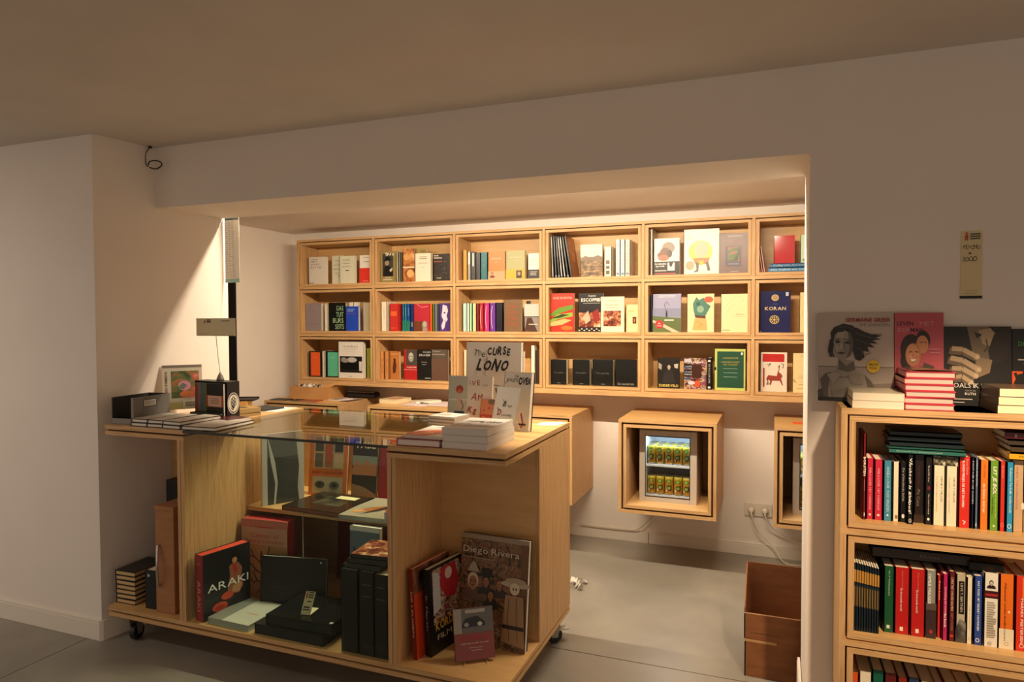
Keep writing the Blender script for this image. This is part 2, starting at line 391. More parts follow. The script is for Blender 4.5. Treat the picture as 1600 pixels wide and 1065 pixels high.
def fridge(label):
    f = thing('drinks_fridge', label, 'fridge', (-.624, 4.29, .3925), 0, 'small glass-door fridges in wall boxes')
    grey = P('#b9afa3', .4); wht = P('#e9eef0', .4)
    w, h, d = .177, .47, .38
    m = MB(); m.box(-w, -w+.03, .03, d, .012, h, grey); m.box(w-.03, w, .03, d, .012, h, grey); m.box(-w+.03, w-.03, .03, d, .012, .045, grey); m.box(-w+.03, w-.03, .03, d, h-.035, h, grey); m.box(-w+.03, w-.03, d-.02, d, .045, h-.035, grey); m.build('cabinet', f)
    m = MB(); m.box(-w+.031, -w+.036, .03, d-.02, .046, h-.036, wht); m.box(w-.036, w-.031, .03, d-.02, .046, h-.036, wht); m.box(-w+.036, w-.036, d-.026, d-.021, .046, h-.036, wht); m.box(-w+.036, w-.036, .034, d-.026, .046, .052, wht); m.build('liner_or_shade', f)
    one('fridge_shelf', (-w+.037, w-.037, .04, d-.03, .232, .246), P('#e8edf0', .35), f)
    m = MB(); z0, z1 = .008, h - .002
    m.box(-w, -w+.038, 0, .028, z0, z1, grey); m.box(w-.042, w, 0, .028, z0, z1, grey); m.box(-w+.038, w-.042, 0, .028, z0, .05, grey); m.box(-w+.038, w-.042, 0, .028, h-.04, z1, grey)
    dr = m.build('door', f, bevel=.003)
    one('door_glass', (-w+.038, w-.042, .010, .015, .05, h-.04), CLEAR, dr)
    m = MB(); e = BLACK
    for q in ((-w+.036, -w+.040, .049, h-.039), (w-.044, w-.040, .049, h-.039)): m.box(q[0], q[1], -.001, .002, q[2], q[3], e)
    for q in ((.047, .052), (h-.042, h-.037)): m.box(-w+.038, w-.042, -.001, .002, q[0], q[1], e)
    m.build('door_seal', dr)
    one('light_strip', (-w+.05, w-.05, .045, .060, h-.043, h-.037), glow('#c4e4ff', 70), f)
    for x in (-w+.03, w-.03):
        for y in (.06, d-.04): m = MB(); m.lathe([(.012, 0), (.012, .012)], BLACK, 8, (x, y)); m.build('foot', f)
    return f
f1 = fridge('small silver glass-door fridge glowing inside, fully visible'); f2 = dup(f1, 'small silver glass-door fridge mostly hidden behind the right wall edge'); f2.location.x += .90
ORG = P('#b98a22', .3); YEL = P('#cdbb3a', .3)
def can_proto():
    t = thing('drink_can', 'x', 'can')
    m = MB(); r = .0262
    m.lathe([(.018, 0), (r-.002, .003), (r, .007), (r, .075), (r, .097), (r, .109), (.0225, .116)], None, 16, mats=[STEEL, STEEL, ORG, ORG, YEL, YEL, STEEL][:6]); m.build('can_body', t, smooth=False)
    m = MB(); m.lathe([(.0222, .1155), (.0222, .1180), (.019, .1168)], STEEL, 14); m.build('can_lid', t)
    def wrap(a, b, e): k = a / r; return ((r+e) * math.sin(k), -(r+e) * math.cos(k), b)
    # the printed badge: green disc over a looped letter with a slanted white stroke
    ww, hh = .046, .109
    sh = lambda a, b, e: wrap(a - ww/2, b, e)
    printed([('e', .5, .80, .36, .13, '#16240c'), ('e', .5, .80, .29, .105, '#6fae2e'), ('e', .5, .83, .18, .03, '#b5d86a'), ('p', [(.08, .25), (.34, .52), (.5, .45), (.25, .2)], '#e8e0c8'), ('o', .55, .42, .32, .16, .12, '#1d220f'), ('e', .6, .44, .16, .08, '#7fb33a'), ('p', [(.3, .22), (.85, .3), (.8, .2), (.35, .14)], '#b4472a'), ('r', .78, .3, .9, .62, '#1d220f')], ww, hh, sh, 'can_badge', t)
    return t
can0 = can_proto(); first = True
for fi, fx in enumerate((-.624, .276)):
    for row, zz in ((1, .3925+.246), (0, .3925+.052)):
        for dep in range(3 if row else 2):
            for i in range(5):
                t = can0 if first else dup(can0); first = False
                side = 'fully visible fridge' if fi == 0 else 'half hidden fridge'
                pos = ('leftmost', 'second', 'middle', 'fourth', 'rightmost')[i]
                t['label'] = f"yellow drink can, {pos} of {('front', 'second', 'rear')[dep]} row, {'upper' if row else 'lower'} shelf, {side}"
                t['group'] = 'drink cans in the fridges'
                t.location = (fx - .112 + i * .0555 + (.004 if dep else 0), 4.29 + .075 + dep * .058, zz); t.rotation_euler = (0, 0, random.uniform(-.12, .12) - .05)

# wall sockets with plugs, cables
t = thing('wall_socket', 'double wall socket with two white plugs low on the back wall', 'socket', (-.10, 4.724, .305))
m = MB(); m.box(-.085, .085, -.010, 0, -.042, .042, P('#d9d0c2', .45)); m.build('cover_plate', t, bevel=.002)
for x in (-.042, .042):
    m = MB(); m.lathe([(.026, 0), (.026, .004), (.021, .004)], P('#c9c0b2', .45), 18); o = m.build('socket_ring', t); o.rotation_euler = (R(90), 0, 0); o.location = (x, -.010, 0)
for i, x in enumerate((-.142, -.058)):
    p = thing('plug', ['white plug in the left half of the wall socket', 'white plug in the right half of the wall socket'][i], 'plug', (x, 4.708, .305), 0, 'white plugs with their leads')
    m = MB(); m.lathe([(.019, 0), (.019, .014), (.014, .03), (.009, .036)], P('#e3dbcd', .4), 14); o = m.build('plug_body', p); o.rotation_euler = (R(90), 0, 0)
    pth = [(0, -.034, 0), (.01, -.05, -.05), (.05, -.03, -.14), (.14, -.04, -.22), (.2, -.08, -.297), (.3, -.1, -.30), (.5, -.03, -.29)] if i == 0 else [(0, -.034, 0), (.01, -.05, -.04), (.07, -.02, -.12), (.2, -.01, -.17), (.4, -.02, -.19)]
    m = MB(); m.tube(arc(pth), .0042, P('#d8cfc0', .5)); m.build('lead', p)
m = MB(); m.tube(arc([(-.62, 4.70, .36), (-.66, 4.70, .30), (-.78, 4.705, .20), (-.88, 4.70, .10), (-.98, 4.70, .085), (-1.3, 4.70, .085)]), .004, P('#c8b9a2', .5)); tag(m.build('lead'), 'thin pale cable drooping below the fridge box to the baseboard', 'cable')
t = thing('wall_lead', 'pale cable hanging down beneath the wide wall box to the floor', 'cable', (-1.19, 4.68, .36)); m = MB(); m.tube(arc([(-.06, .0, .0), (-.09, .02, -.06), (-.2, .02, -.12), (-.23, .0, -.26)]), .005, P('#c8b9a2', .5)); m.build('lead', t); one('clip', (-.08, -.05, -.01, .02, -.02, .0), P('#2b2722', .6), t)

# ------------------------------------------------------------------ the counter on castors with a glass case in its middle
X0, X1, Y0, Y1 = -2.985, -.925, 2.313, 3.153; GX0, GX1 = -2.49, -1.43
ct = thing('display_counter', 'long birch plywood counter on castors with a glass display case in its middle', 'counter', (0, 0, 0))
def cpart(n, box, mat, **kw): return one(n, box, mat, ct, **kw)
cpart('bottom_board', (X0, X1, Y0, Y1, .140, .158), PLYH, front=EDGE)
cpart('shadow_gap', (X0+.012, X1-.012, Y0+.012, Y1-.012, .158, .167), GROOVE)
cpart('bottom_board', (X0, X1, Y0, Y1, .167, .186), PLYH, front=EDGE)
for a, b in ((X0, GX0), (GX1, X1)):
    cpart('top_board', (a, b, Y0, Y1, 1.040, 1.060), PLYH, front=EDGE)
    cpart('shadow_gap', (a+(.012 if a == X0 else 0), b-(.012 if b == X1 else 0), Y0+.012, Y1-.012, 1.031, 1.040), GROOVE)
    cpart('top_board', (a, b, Y0, Y1, 1.013, 1.031), PLYH, front=EDGE)
for a in (GX0-.040, GX0-.019, GX1+.001, GX1+.022): cpart('divider_panel', (a, a+.018, Y0, Y1-.02, .186, 1.013), PLY, front=EDGEV)
cpart('back_panel', (X0, GX0-.040, 2.700, 2.718, .186, 1.013), PLYH)
cpart('back_panel', (GX1+.040, X1-.018, 2.698, 2.716, .186, 1.013), PLYH)
cpart('end_panel', (X1-.018, X1, 2.698, Y1, .186, 1.013), PLY, front=EDGEV)
cpart('case_back', (GX0, GX1, Y1-.018, Y1, .186, 1.046), PLYH)
cpart('case_shelf', (GX0, GX1, 2.70, Y1-.018, .600, .620), PLYH, front=EDGE)
cpart('glass_front', (GX0+.002, GX1-.002, Y0+.003, Y0+.009, .187, 1.047), GLASS)
cpart('glass_top', (GX0-.004, GX1+.004, Y0+.0012, Y1, 1.0485, 1.0595), GLASS)
cpart('glass_edge', (GX0-.004, GX1+.004, Y0-.0012, Y0+.001, 1.0485, 1.0595), GEDGE)
m = MB(); m.box(GX1-.014, GX1-.002, Y0+.001, Y0+.008, .75, .79, CHROME); m.build('glass_clip', ct)
def castor(x, y, rz, brake):
    k = thing('castor_frame', 'x', 'x'); del k['label']; del k['category']; k.parent = ct; k.location = (x, y, 0); k.rotation_euler = (0, 0, rz); k.name = 'castor'
    m = MB(); m.lathe([(.012, -.013), (.036, -.013), (.039, -.008), (.039, .008), (.036, .013), (.012, .013)], DARK, 20); o = m.build('wheel', k); o.rotation_euler = (0, R(90), 0); o.location = (0, 0, .039)
    m = MB(); m.box(-.03, .03, -.03, .03, .136, .140, STEEL)
    for s in (-1, 1): m.face([(s*.018, -.014, .03), (s*.018, .014, .03), (s*.02, .03, .12), (s*.02, -.03, .12)], STEEL); m.face([(s*.020, -.03, .12), (s*.020, .03, .12), (s*.016, .014, .03), (s*.016, -.014, .03)], STEEL)
    m.box(-.022, .022, -.03, .03, .118, .136, STEEL); m.build('fork', k)
    if brake: one('brake_pedal', (-.018, .018, -.07, -.02, .062, .07), P('#d8d4cc', .4), k)
castor(-2.905, 2.40, .2, False); castor(-.985, 3.09, 2.2, True); castor(-1.02, 2.42, .4, False); castor(-2.88, 3.05, 1.0, False); castor(-1.95, 2.75, .6, False)

# ------------------------------------------------------------------ right hand bookcase
RX, RY, RZ = .1965, 2.39, 1.27
RL = [1.261, .876, .517, .158]; RF = [None, .909, .550, .191]
bc = thing('bookcase', 'birch plywood bookcase of stacked open boxes by the right wall, loaded with books', 'bookcase', (RX, RY, 0))
RW = .703
for i, z in enumerate(RL):
    m = MB(); m.box(0, RW, 0, .245, z-.009, z+.009, PLYH, front=EDGE); m.box(.018, RW-.018, .016, .243, z-.0145, z+.009 if i == 0 else z+.0145, PLYH); m.build('shelf_board', bc)
for x in (0, RW-.018):
    for a, b in zip(RL[1:], RL[:-1]):
        m = MB(); m.box(x, x+.018, .0006, .245, a+.009, b-.009, PLY, front=EDGEV); m.build('side_board', bc)
for r in range(3): box_frame(.024, RW-.024, .003, .243, RL[r+1]+.015, RL[r]-.015, 'shelf_compartment', bc)
m = MB(); m.box(.03, RW-.03, .03, .22, 0, .149, GROOVE); m.build('plinth', bc)

# ------------------------------------------------------------------ books on the wall shelf
ROWN = [None, 'top', 'middle', 'bottom']; ORD = [None, 'first', 'second', 'third', 'fourth', 'fifth', 'sixth']
def where(row, col): return f", {ORD[col]} compartment of the {ROWN[row]} wall row"
def F(x0, x1, zt, row, col, label, cover, art=(), t=.022, y=4.52, group=None, **kw):
    x0 = max(x0, LX[col-1] + .0335); x1 = min(x1, LX[col] - .0335); z = FLOORZ[row] + .0005
    return book(label + where(row, col), x1 - x0, min(zt, LZ[row-1] - .036) - z, t, (x0, y, z), cover, art=art, group=group or f"face-out books on the {ROWN[row]} wall row", **kw)
def SP(x0, x1, zt, row, col, label, cover, sart=(), w=.14, y=4.515, group=None, **kw):
    z = FLOORZ[row] + .0005
    return book(label + where(row, col), w, min(zt, LZ[row-1] - .036) - z, x1 - x0 - .0006, (x0, y, z), cover, pose='spine', sart=sart, group=group or f"spine-out books on the {ROWN[row]} wall row", **kw)
INK = '#2a211c'; CRM = '#e9dfca'; WHT = '#efe9de'
# top row
F(-3.5040, -3.3390, 2.0630,1,1,'pale cover with brown-grey capitals','#d8d0c6',[('r',.12,.90,.55,.915,'#8a7c78'),('t','HET',.32,.83,.38,.075,'#6a5a58'),('t','JUNG-',.42,.72,.58,.075,'#6a5a58'),('t','BOTJE',.44,.61,.62,.075,'#6a5a58'),('r',.02,.04,.3,.06,INK)],t=.03)
F(-3.3010, -3.1960, 2.0690,1,1,'cream-green cover with four lines, partly behind another','#d6d3ba',[('t','Louis',.45,.83,.4,.05,'#6e6a55'),('t','van de',.45,.68,.5,.05,'#6e6a55'),('t','Handig',.45,.52,.6,.06,'#6e6a55'),('t','boek',.5,.38,.35,.05,'#6e6a55'),('r',.55,.28,.7,.30,INK)],y=4.545)
F(-3.2080, -3.0690, 2.0605,1,1,'cream-green cover in front with three short lines','#d9d6bf',[('t','Cecilia',.45,.86,.5,.05,'#6e6a55'),('t','Helena',.45,.74,.45,.05,'#6e6a55'),('t','Lambert',.48,.62,.6,.05,'#6e6a55'),('r',.4,.46,.62,.49,INK)],t=.028)
F(-3.0260, -2.9330, 2.0615,1,1,'white cover with bright red lower half','#e6e0d4',[('r',0,0,1,.54,'#d8352a'),('r',.4,.9,.95,.915,'#7a7468'),('r',.45,.75,.95,.77,'#7a7468'),('t','Chaconne',.62,.08,.5,.04,'#f0c8b8')])
F(-2.8390, -2.7010, 2.0820,1,2,'olive cover with a dark man in a hat','#8d7d4c',[('r',.16,.2,.84,.93,'#3c3a36'),('p',[(.2,.2),(.25,.48),(.45,.56),(.62,.52),(.8,.42),(.84,.2)],'#121214'),('e',.45,.63,.14,.09,'#9c8872'),('p',[(.22,.68),(.75,.72),(.62,.78),(.55,.87),(.4,.86),(.33,.76)],'#101012'),('p',[(.6,.4),(.8,.48),(.78,.38),(.66,.33)],'#cfc6b4'),('t','TPAV',.62,.9,.6,.12,'#efe9da','jb'),('r',.3,.14,.7,.155,WHT),('r',.2,.08,.8,.10,WHT)])
SP(-2.6930, -2.6750, 2.0760,1,2,'olive-white spine right of the hat portrait','#b3a987'); SP(-2.6740, -2.6560, 2.0710,1,2,'grey spine, second right of the hat portrait','#7d7a6e')
F(-2.5750, -2.4560, 2.1000,1,2,'olive-gold cover peeping out behind the sepia one','#a68f56',[('r',.55,.4,.95,.95,'#8d7844')],y=4.56)
F(-2.6390, -2.5400, 2.0960,1,2,'sepia photo cover split by a pale line',SEPIA,[('r',0,.42,1,.46,'#e8d5b5'),('e',.3,.75,.25,.1,'#d9a060'),('e',.65,.25,.3,.12,'#e0b070')],t=.015)
F(-2.5340, -2.4020, 2.0565,1,2,'plain cream cover with centred small type','#ebe3cd',lines(.3,.75,.78,.9,2,'#a59a80',False)+[('t','VERHALEN',.5,.65,.55,.04,'#948868'),('r',.42,.5,.6,.51,'#a59a80')],t=.03)
F(-2.3790, -2.2490, 2.0465,1,2,'dark speckled cover with white and red words',mottle('speckled_black',[(.45,'#171413'),(.62,'#3a2c22'),(.72,'#8a6a4a')],60,.4),[('t','Rik',.2,.94,.28,.05,WHT,'b'),('t','Zeeman',.3,.86,.5,.06,WHT,'b'),('t','tolstoj',.3,.72,.5,.05,'#d8644a','b'),('r',.2,.1,.5,.13,'#bdb5a0')])
SP(-2.1340, -2.1000, 2.0660,1,3,'mustard yellow spine, leftmost','#c9932a'); SP(-2.0980, -2.0710, 2.0555,1,3,'silver-grey spine beside the mustard one','#9b9890',[('r',.2,.55,.8,.95,'#d9d6d0')])
SP(-2.0700, -2.0310, 2.0470,1,3,'spine half white half black','#3c3b3b',[('r',.3,.5,.6,.97,'#e2ded6')]); SP(-2.0300, -1.9950, 2.0430,1,3,'charcoal grey spine','#3a3a3c'); SP(-1.9920, -1.9400, 2.0440,1,3,'dark teal spine','#1c6a70',[('v','liefde',.5,.6,.3,.3,'#49949a')])
PT1=figure(.25,.2,.3,'#c28a5c','#4a2a1a','#5a2218',.7)
F(-1.9370, -1.8070, 2.0465,1,3,'orange cover with pink base and tiny portrait','#e07a33',[('r',0,0,1,.3,'#e89a72'),('t','KREUTZER',.5,.74,.6,.05,'#f2d9b8'),('r',.45,.62,.55,.635,'#f2d9b8')]+PT1)
F(-1.8000, -1.6560, 2.0480,1,3,'sage green cover with yellow base and small photo','#a3a06a',[('r',0,0,1,.34,'#e0a32a'),('r',.55,.03,.85,.3,'#2a241d'),('e',.7,.19,.08,.07,'#a58a70'),('t','HERINNERING',.5,.76,.62,.05,'#e4dfbf'),('r',.48,.64,.54,.66,'#e4dfbf')],t=.04,spine='#8f8c4c')
F(-1.6320, -1.5490, 2.0225,1,3,'white cover with black lower band','#ebe4d2',[('r',0,0,1,.36,'#1d1b1c')]+lines(.2,.9,.12,.3,3,'#a9a195')+lines(.2,.8,.5,.8,3,'#cfc6b2'))
# six tall black albums leaning in the fourth compartment, and the orange one that ends the row
for i in range(6):
    x = -1.457 + i*.0215
    book(('leftmost','second','third','fourth','fifth','last')[i] + ' of six tall black leaning albums'+where(1,4), .19, .292-.002*i, .0145, (x+.006, 4.515, 1.8465), '#111112', pose='spine', lean=-R(2.4+1.15*i), group='tall black albums leaning on the top wall row', sart=[('r',.15,.03,.5,.97,'#cfccc8'),('r',.3,.3,.42,.7,'#222222')] if i in (0,3,4) else [('r',.1,.02,.9,.06,'#8a8886'),('r',.35,.5,.6,.9,'#6d6b69')])
book('tall orange-brown leaning album'+where(1,4), .20, .285, .016, (-1.318, 4.51, 1.8475), '#a8612c', pose='spine', lean=-R(9.5), sart=[], art=[('r',.35,.4,.7,.62,'#c98a50')], spine='#1a1512', group='tall black albums leaning on the top wall row')
F(-1.2500, -1.0970, 2.0660,1,4,'landscape photo cover with pale sky',HILLS,[('r',0,.62,1,1,'#d9cfc0'),('t','de wandeling',.5,.93,.75,.05,'#a59a8a'),('p',[(0,.55),(.2,.66),(.5,.6),(.8,.67),(1,.6),(1,.5),(0,.5)],'#6a5236')])
SP(-1.0840, -1.0330, 2.0460,1,4,'cream spine with three small pictures','#e6dcc4',[('r',.25,.42,.75,.55,'#4a4238'),('r',.25,.26,.75,.36,'#4a4238'),('r',.25,.08,.75,.2,'#4a4238')])
for i,(a,b,zt) in enumerate(((-1.0060, -0.9750, 2.0905),(-0.9740, -0.9430, 2.0890),(-0.9420, -0.9090, 2.0875))):
    SP(a,b,zt,1,4,('left','middle','right')[i]+' white spine with blue lettering','#e4e2da' if i<2 else '#dfd6c0',[('v','Het drinkglas',.5,.55,.75,.5,'#55779a'),('r',.2,.04,.8,.1,'#55779a')],w=.17,group='three white spines with blue lettering')
SP(-0.7920, -0.7780, 2.1485,1,5,'pale thin spine, left one of two tall','#cdc8bd',w=.2); SP(-0.7750, -0.7580, 2.1475,1,5,'pale thin spine, right one of two tall','#b9ae98',w=.2)
F(-0.7520, -0.5880, 2.0845,1,5,'photo cover of a bald bent head','#e9e3d6',[('e',.57,.74,.25,.16,'#8d7d70'),('e',.44,.62,.2,.13,'#6e4c3c'),('e',.3,.54,.16,.1,'#7a4a36'),('e',.38,.47,.22,.08,'#b8674a'),('e',.62,.58,.1,.1,'#4a3a32'),('r',0,0,1,.37,'#1a1412'),('t','Arabische',.26,.31,.45,.05,WHT,'b'),('t','lyriek',.26,.24,.35,.06,WHT,'b'),('r',.54,.12,.82,.34,'#e2dccf'),('p',[(.6,.34),(.76,.34),(.7,.22),(.62,.24)],'#1a1412'),('r',.04,.11,.5,.135,'#cfc6b8'),('r',.04,.03,.85,.055,'#b9452f')],t=.05)
F(-0.5610, -0.3410, 2.1335,1,5,'large white cover with yellow disc and stool','#f0e8d6',[('e',.48,.5,.34,.25,'#eec65a'),('e',.5,.55,.2,.19,'#e8b49a'),('p',[(.28,.36),(.74,.36),(.7,.26),(.62,.22),(.5,.24),(.38,.2),(.3,.26)],'#c0764a'),('p',[(.42,.3),(.58,.3),(.54,.2),(.46,.2)],'#eeb024'),('p',[(.34,.28),(.44,.24),(.42,.06),(.3,.04),(.31,.07),(.37,.1)],'#5d564c'),('p',[(.62,.26),(.7,.28),(.76,.08),(.68,.07),(.66,.15)],'#5d564c'),('e',.18,.2,.12,.1,'#e09a7c')]+lines(.08,.3,.78,.84,2,'#c9bca8')+[('r',.4,.02,.62,.03,'#c9bca8')])
F(-0.3410, -0.1620, 2.0965,1,5,'mauve-brown cover with framed small picture','#705a58',[('r',.22,.17,.77,.68,'#4f4656'),('r',.3,.3,.7,.66,GARDEN),('t','Kruid & Tijd',.5,.80,.62,.05,'#a5748a'),('r',.3,.91,.82,.95,'#8f8684'),('r',.32,.22,.68,.25,'#7a7284'),('r',.4,.04,.66,.055,'#a59a98')],t=.025)
for i in range(3):
    x=.0+.0
    book(('left','middle','right')[i]+' one of three thin red booklets leaning'+where(1,6), .13, .165, .0085, (-.098+i*.0125, 4.515, 1.8465), '#b02a26', pose='spine', lean=-R(8), hard=False, sart=[('r',.3,.02,.62,.97,'#e2c8bc')], group='thin red booklets leaning on the top wall row')
book('lower of two blue books lying flat'+where(1,6), .16, .235, .026, (-.048, 4.515, 1.8465), '#3a7aa6', pose='flatspine', sart=[('v','De bijbel en een',.5,.5,.85,.5,'#c9dbe4')], group='blue books lying flat on the top wall row')
book('upper of two blue books lying flat'+where(1,6), .155, .225, .026, (-.040, 4.52, 1.8730), '#1f5a8a', pose='flatspine', sart=[('v','Calligrafie Aureum',.5,.5,.8,.5,'#a9c8dc')], group='blue books lying flat on the top wall row')
book('glossy red blank cover standing on the blue books'+where(1,6), (-0.0170, 0.1030)[1] - (-0.0170, 0.1030)[0], .17, .025, ((-0.0170, 0.1030)[0], 4.53, 1.8995), '#b3333a', rough=.12, art=[], group='books standing on the blue books')
book('pale green cover standing on the blue books'+where(1,6), .12, .17, .02, (.135, 4.53, 1.8995), '#c5d8b8', art=[('r',.1,.05,.9,.15,'#7a9a6a')], group='books standing on the blue books')
# middle row
F(-3.5510, -3.3880, 1.6950,2,1,'mauve-grey plain cover','#8f8184',[('t','M',.3,.9,.1,.04,'#6a5c60'),('t','A',.3,.8,.1,.04,'#6a5c60'),('t','O',.5,.7,.1,.04,'#6a5c60'),('r',.2,.24,.8,.25,'#6f6266')],t=.035)
SP(-3.3540, -3.3190, 1.6880,2,1,'cream spine between mauve and black covers','#ddd5bd')
F(-3.3150, -3.1570, 1.6970,2,1,'black cover with pale green narrow capitals','#0f100e',[('t','GAS',.66,.80,.42,.17,'#9fc49a'),('t','TUIT',.66,.58,.44,.17,'#9fc49a'),('t','BURS',.56,.37,.62,.17,'#9fc49a'),('t','SEITS',.64,.15,.52,.17,'#9fc49a')])
F(-3.1520, -3.1140, 1.7000,2,1,'white booklet top seen behind the blue cover, left','#e6dfcf',y=4.56); F(-3.1090, -3.0660, 1.6995,2,1,'white booklet top seen behind the blue cover, right','#e6dfcf',y=4.56)
F(-3.1570, -3.0390, 1.6660,2,1,'royal blue cover','#2348b8',[('t','DAVIDSFONDS',.42,.88,.6,.04,'#d8dcea'),('t','LITERAIR',.36,.81,.45,.04,'#d8dcea'),('t','Aardse zaken',.45,.71,.7,.05,'#b0546a')],t=.03)
F(-3.0040, -2.9370, 1.6935,2,1,'grey-beige plain cover at the right end','#b3a890',y=4.53)
SP(-2.8280, -2.7800, 1.6985,2,2,'tall cream-white spine with faint letters','#e9e0cb',[('v','dagboek',.5,.6,.4,.22,'#b5a98c')])
F(-2.7570, -2.6790, 1.6835,2,2,'red cover with orange block','#c2302a',[('r',.08,.55,.8,.72,'#e0662e'),('r',.1,.1,.6,.13,'#e0662e')]); SP(-2.6770, -2.6560, 1.6800,2,2,'red spine beside the red cover','#a82420')
for i,(a,b,zt,c) in enumerate(((-2.6430, -2.6250, 1.6810,'#1f6f9a'),(-2.6240, -2.6040, 1.6810,'#2a7fae'),(-2.6030, -2.5770, 1.6805,'#1d4f9a'))): SP(a,b,zt,2,2,('left','middle','right')[i]+' one of three blue spines with teal foot',c,[('r',0,0,1,.38,'#1f7a6a'),('v','gedicht',.5,.7,.3,.4,'#8ab8d4')],group='blue spines with teal foot')
F(-2.5750, -2.5480, 1.6790,2,2,'dark blue narrow cover with small face','#1c2f6a',[('e',.4,.25,.3,.1,'#8a7a70')])
F(-2.5470, -2.4120, 1.6805,2,2,'crimson cover with brown photo of a stone bust','#b52a3a',[('r',0,0,.55,.37,'#6b3a22'),('e',.68,.22,.17,.15,'#8f887c'),('e',.68,.26,.11,.1,'#b5ada0'),('r',.55,0,.84,.12,'#9a9286'),('l',[(.2,.98),(.5,.86),(.9,.9)],.025,'#e0a8a4')],t=.025)
for a,b,zt,c,n in ((-2.4090, -2.3860, 1.6770,'#cf5a22','orange'),(-2.3830, -2.3700, 1.6770,'#6a9a3a','green'),(-2.3690, -2.3440, 1.6765,'#6c747c','grey')): SP(a,b,zt,2,2,n+' spine left of the purple portrait',c)
F(-2.3340, -2.2470, 1.6815,2,2,'purple cover with a white half-tone face','#4a2f7a',[('p',[(.35,.95),(.75,.9),(.85,.72),(.7,.55),(.82,.42),(.6,.3),(.5,.12),(.3,.05),(.2,.2),(.4,.4),(.22,.55),(.3,.72)],'#ddd6e4'),('e',.52,.66,.08,.03,'#3a2468'),('p',[(.5,.36),(.68,.38),(.6,.33)],'#3a2468')])
for i,(a,b,zt,c,n) in enumerate(((-2.1360, -2.1030, 1.6790,'#a9cfc8','pale aqua'),(-2.1020, -2.0840, 1.6790,'#c4d8c0','pale sage'),(-2.0820, -2.0580, 1.6790,'#6aae6e','mint green'),(-2.0570, -2.0300, 1.6780,'#dcd08a','pale yellow'))): SP(a,b,zt,2,3,n+' spine in the pastel set',c,[('r',.1,.02,.35,.98,'#e8ebe2')],group='pastel spines set')
SP(-2.0290, -2.0060, 1.6750,2,3,'dark red spine right of the pastels','#7a1f1c')
for i,(a,b,zt,c,n) in enumerate(((-2.0050, -1.9700, 1.6790,'#a82a30','red'),(-1.9670, -1.9260, 1.6785,'#c2307a','magenta'),(-1.9230, -1.8780, 1.6780,'#6a3a9a','violet'))): SP(a,b,zt,2,3,n+' shiny rounded spine',c,[('l',[(.45,.9),(.3,.7),(.25,.5),(.3,.3),(.45,.1)],.12,'#e6a8b4')],rough=.2,group='shiny coloured spines')  # pale curved stroke is a sheen painted on the flat spine
SP(-1.8750, -1.8230, 1.6800,2,3,'black-violet spine left of the brown cover','#1a1426')
F(-1.8170, -1.6840, 1.6990,2,3,'brown cover with brick red hand-cut title','#75583c',[('t','Hugo',.5,.80,.6,.1,'#a8442c'),('t','Claus',.5,.63,.62,.1,'#a8442c'),('t','Nu',.48,.44,.4,.13,'#a8442c'),('t','nog',.5,.24,.5,.13,'#a8442c')],t=.03)
F(-1.6550, -1.6290, 1.6905,2,3,'black booklet top behind the pier cover, left','#1b1a1c',y=4.55)
F(-1.6600, -1.5500, 1.6680,2,3,'photo cover of a pier under a pale sky','#8d8480',[('r',0,.55,1,1,'#c9bfb8'),('r',0,.52,1,.55,'#3a3436'),('p',[(0,0),(.9,0),(.5,.5),(.2,.5)],'#4a3024'),('r',.3,.25,.9,.28,'#cfc4b4')])
F(-1.4750, -1.2970, 1.7385,2,4,'red cover with green asparagus',"#b5301e",[('p',[(0,.45),(.35,.62),(.95,.7),(1,.6),(.5,.5),(.1,.4)],'#5f8a2a'),('p',[(0,.3),(.3,.45),(.95,.5),(.95,.4),(.3,.32),(0,.2)],'#86a83c'),('p',[(0,.24),(.6,.34),(.9,.3),(.5,.18),(0,.14)],'#c2b070'),('p',[(0,.34),(.5,.46),(.8,.44),(.4,.36)],'#2a3a12'),('t','HAZE GROENTEN',.52,.88,.8,.06,'#e8a890','b'),('e',.7,.1,.25,.06,'#d86a2a')],t=.03)
F(-1.2660, -1.0920, 1.7355,2,4,'black food cover with white capitals',"#17100f",[('r',.03,.12,.97,.5,FOOD),('p',[(.2,.4),(.4,.55),(.5,.3),(.3,.2)],'#d8a890'),('p',[(.55,.5),(.8,.6),(.9,.3),(.65,.25)],'#8a2018'),('t','Auguste',.56,.93,.3,.05,WHT),('t','ESCOFFIER',.55,.83,.86,.085,WHT,'b'),('r',.2,.74,.9,.75,'#b8b0a4')]+[('r',.02+.1*i,.02+.04*(i%2),.08+.1*i,.05+.04*(i%2),'#cfc8bc') for i in range(10)],t=.035)
F(-1.1050, -0.9470, 1.7100,2,4,'cream cover with square food photo','#ece2bf',[('r',.12,.16,.88,.6,FOOD),('t','KOOKBOEK',.5,.88,.5,.04,'#8a7a50'),('t','Smaakreizen',.5,.77,.55,.05,'#5a4a30'),('r',.2,.68,.8,.69,'#8a7a50')],y=4.505)
F(-0.9420, -0.8480, 1.6565,2,4,'pale cream cover with tiny dark picture','#e6d3a0',[('r',.5,.3,.76,.55,'#2a1a16'),('e',.63,.42,.06,.08,'#c86a4a'),('r',.2,.75,.6,.77,'#a58a55')],y=4.54)
SP(-0.7830, -0.7720, 1.7010,2,5,'dark blue-grey thin spine, left of the lake photo','#3d4450',w=.17); SP(-0.7710, -0.7600, 1.7220,2,5,'black thin spine, left of the lake photo','#23262c',w=.19)
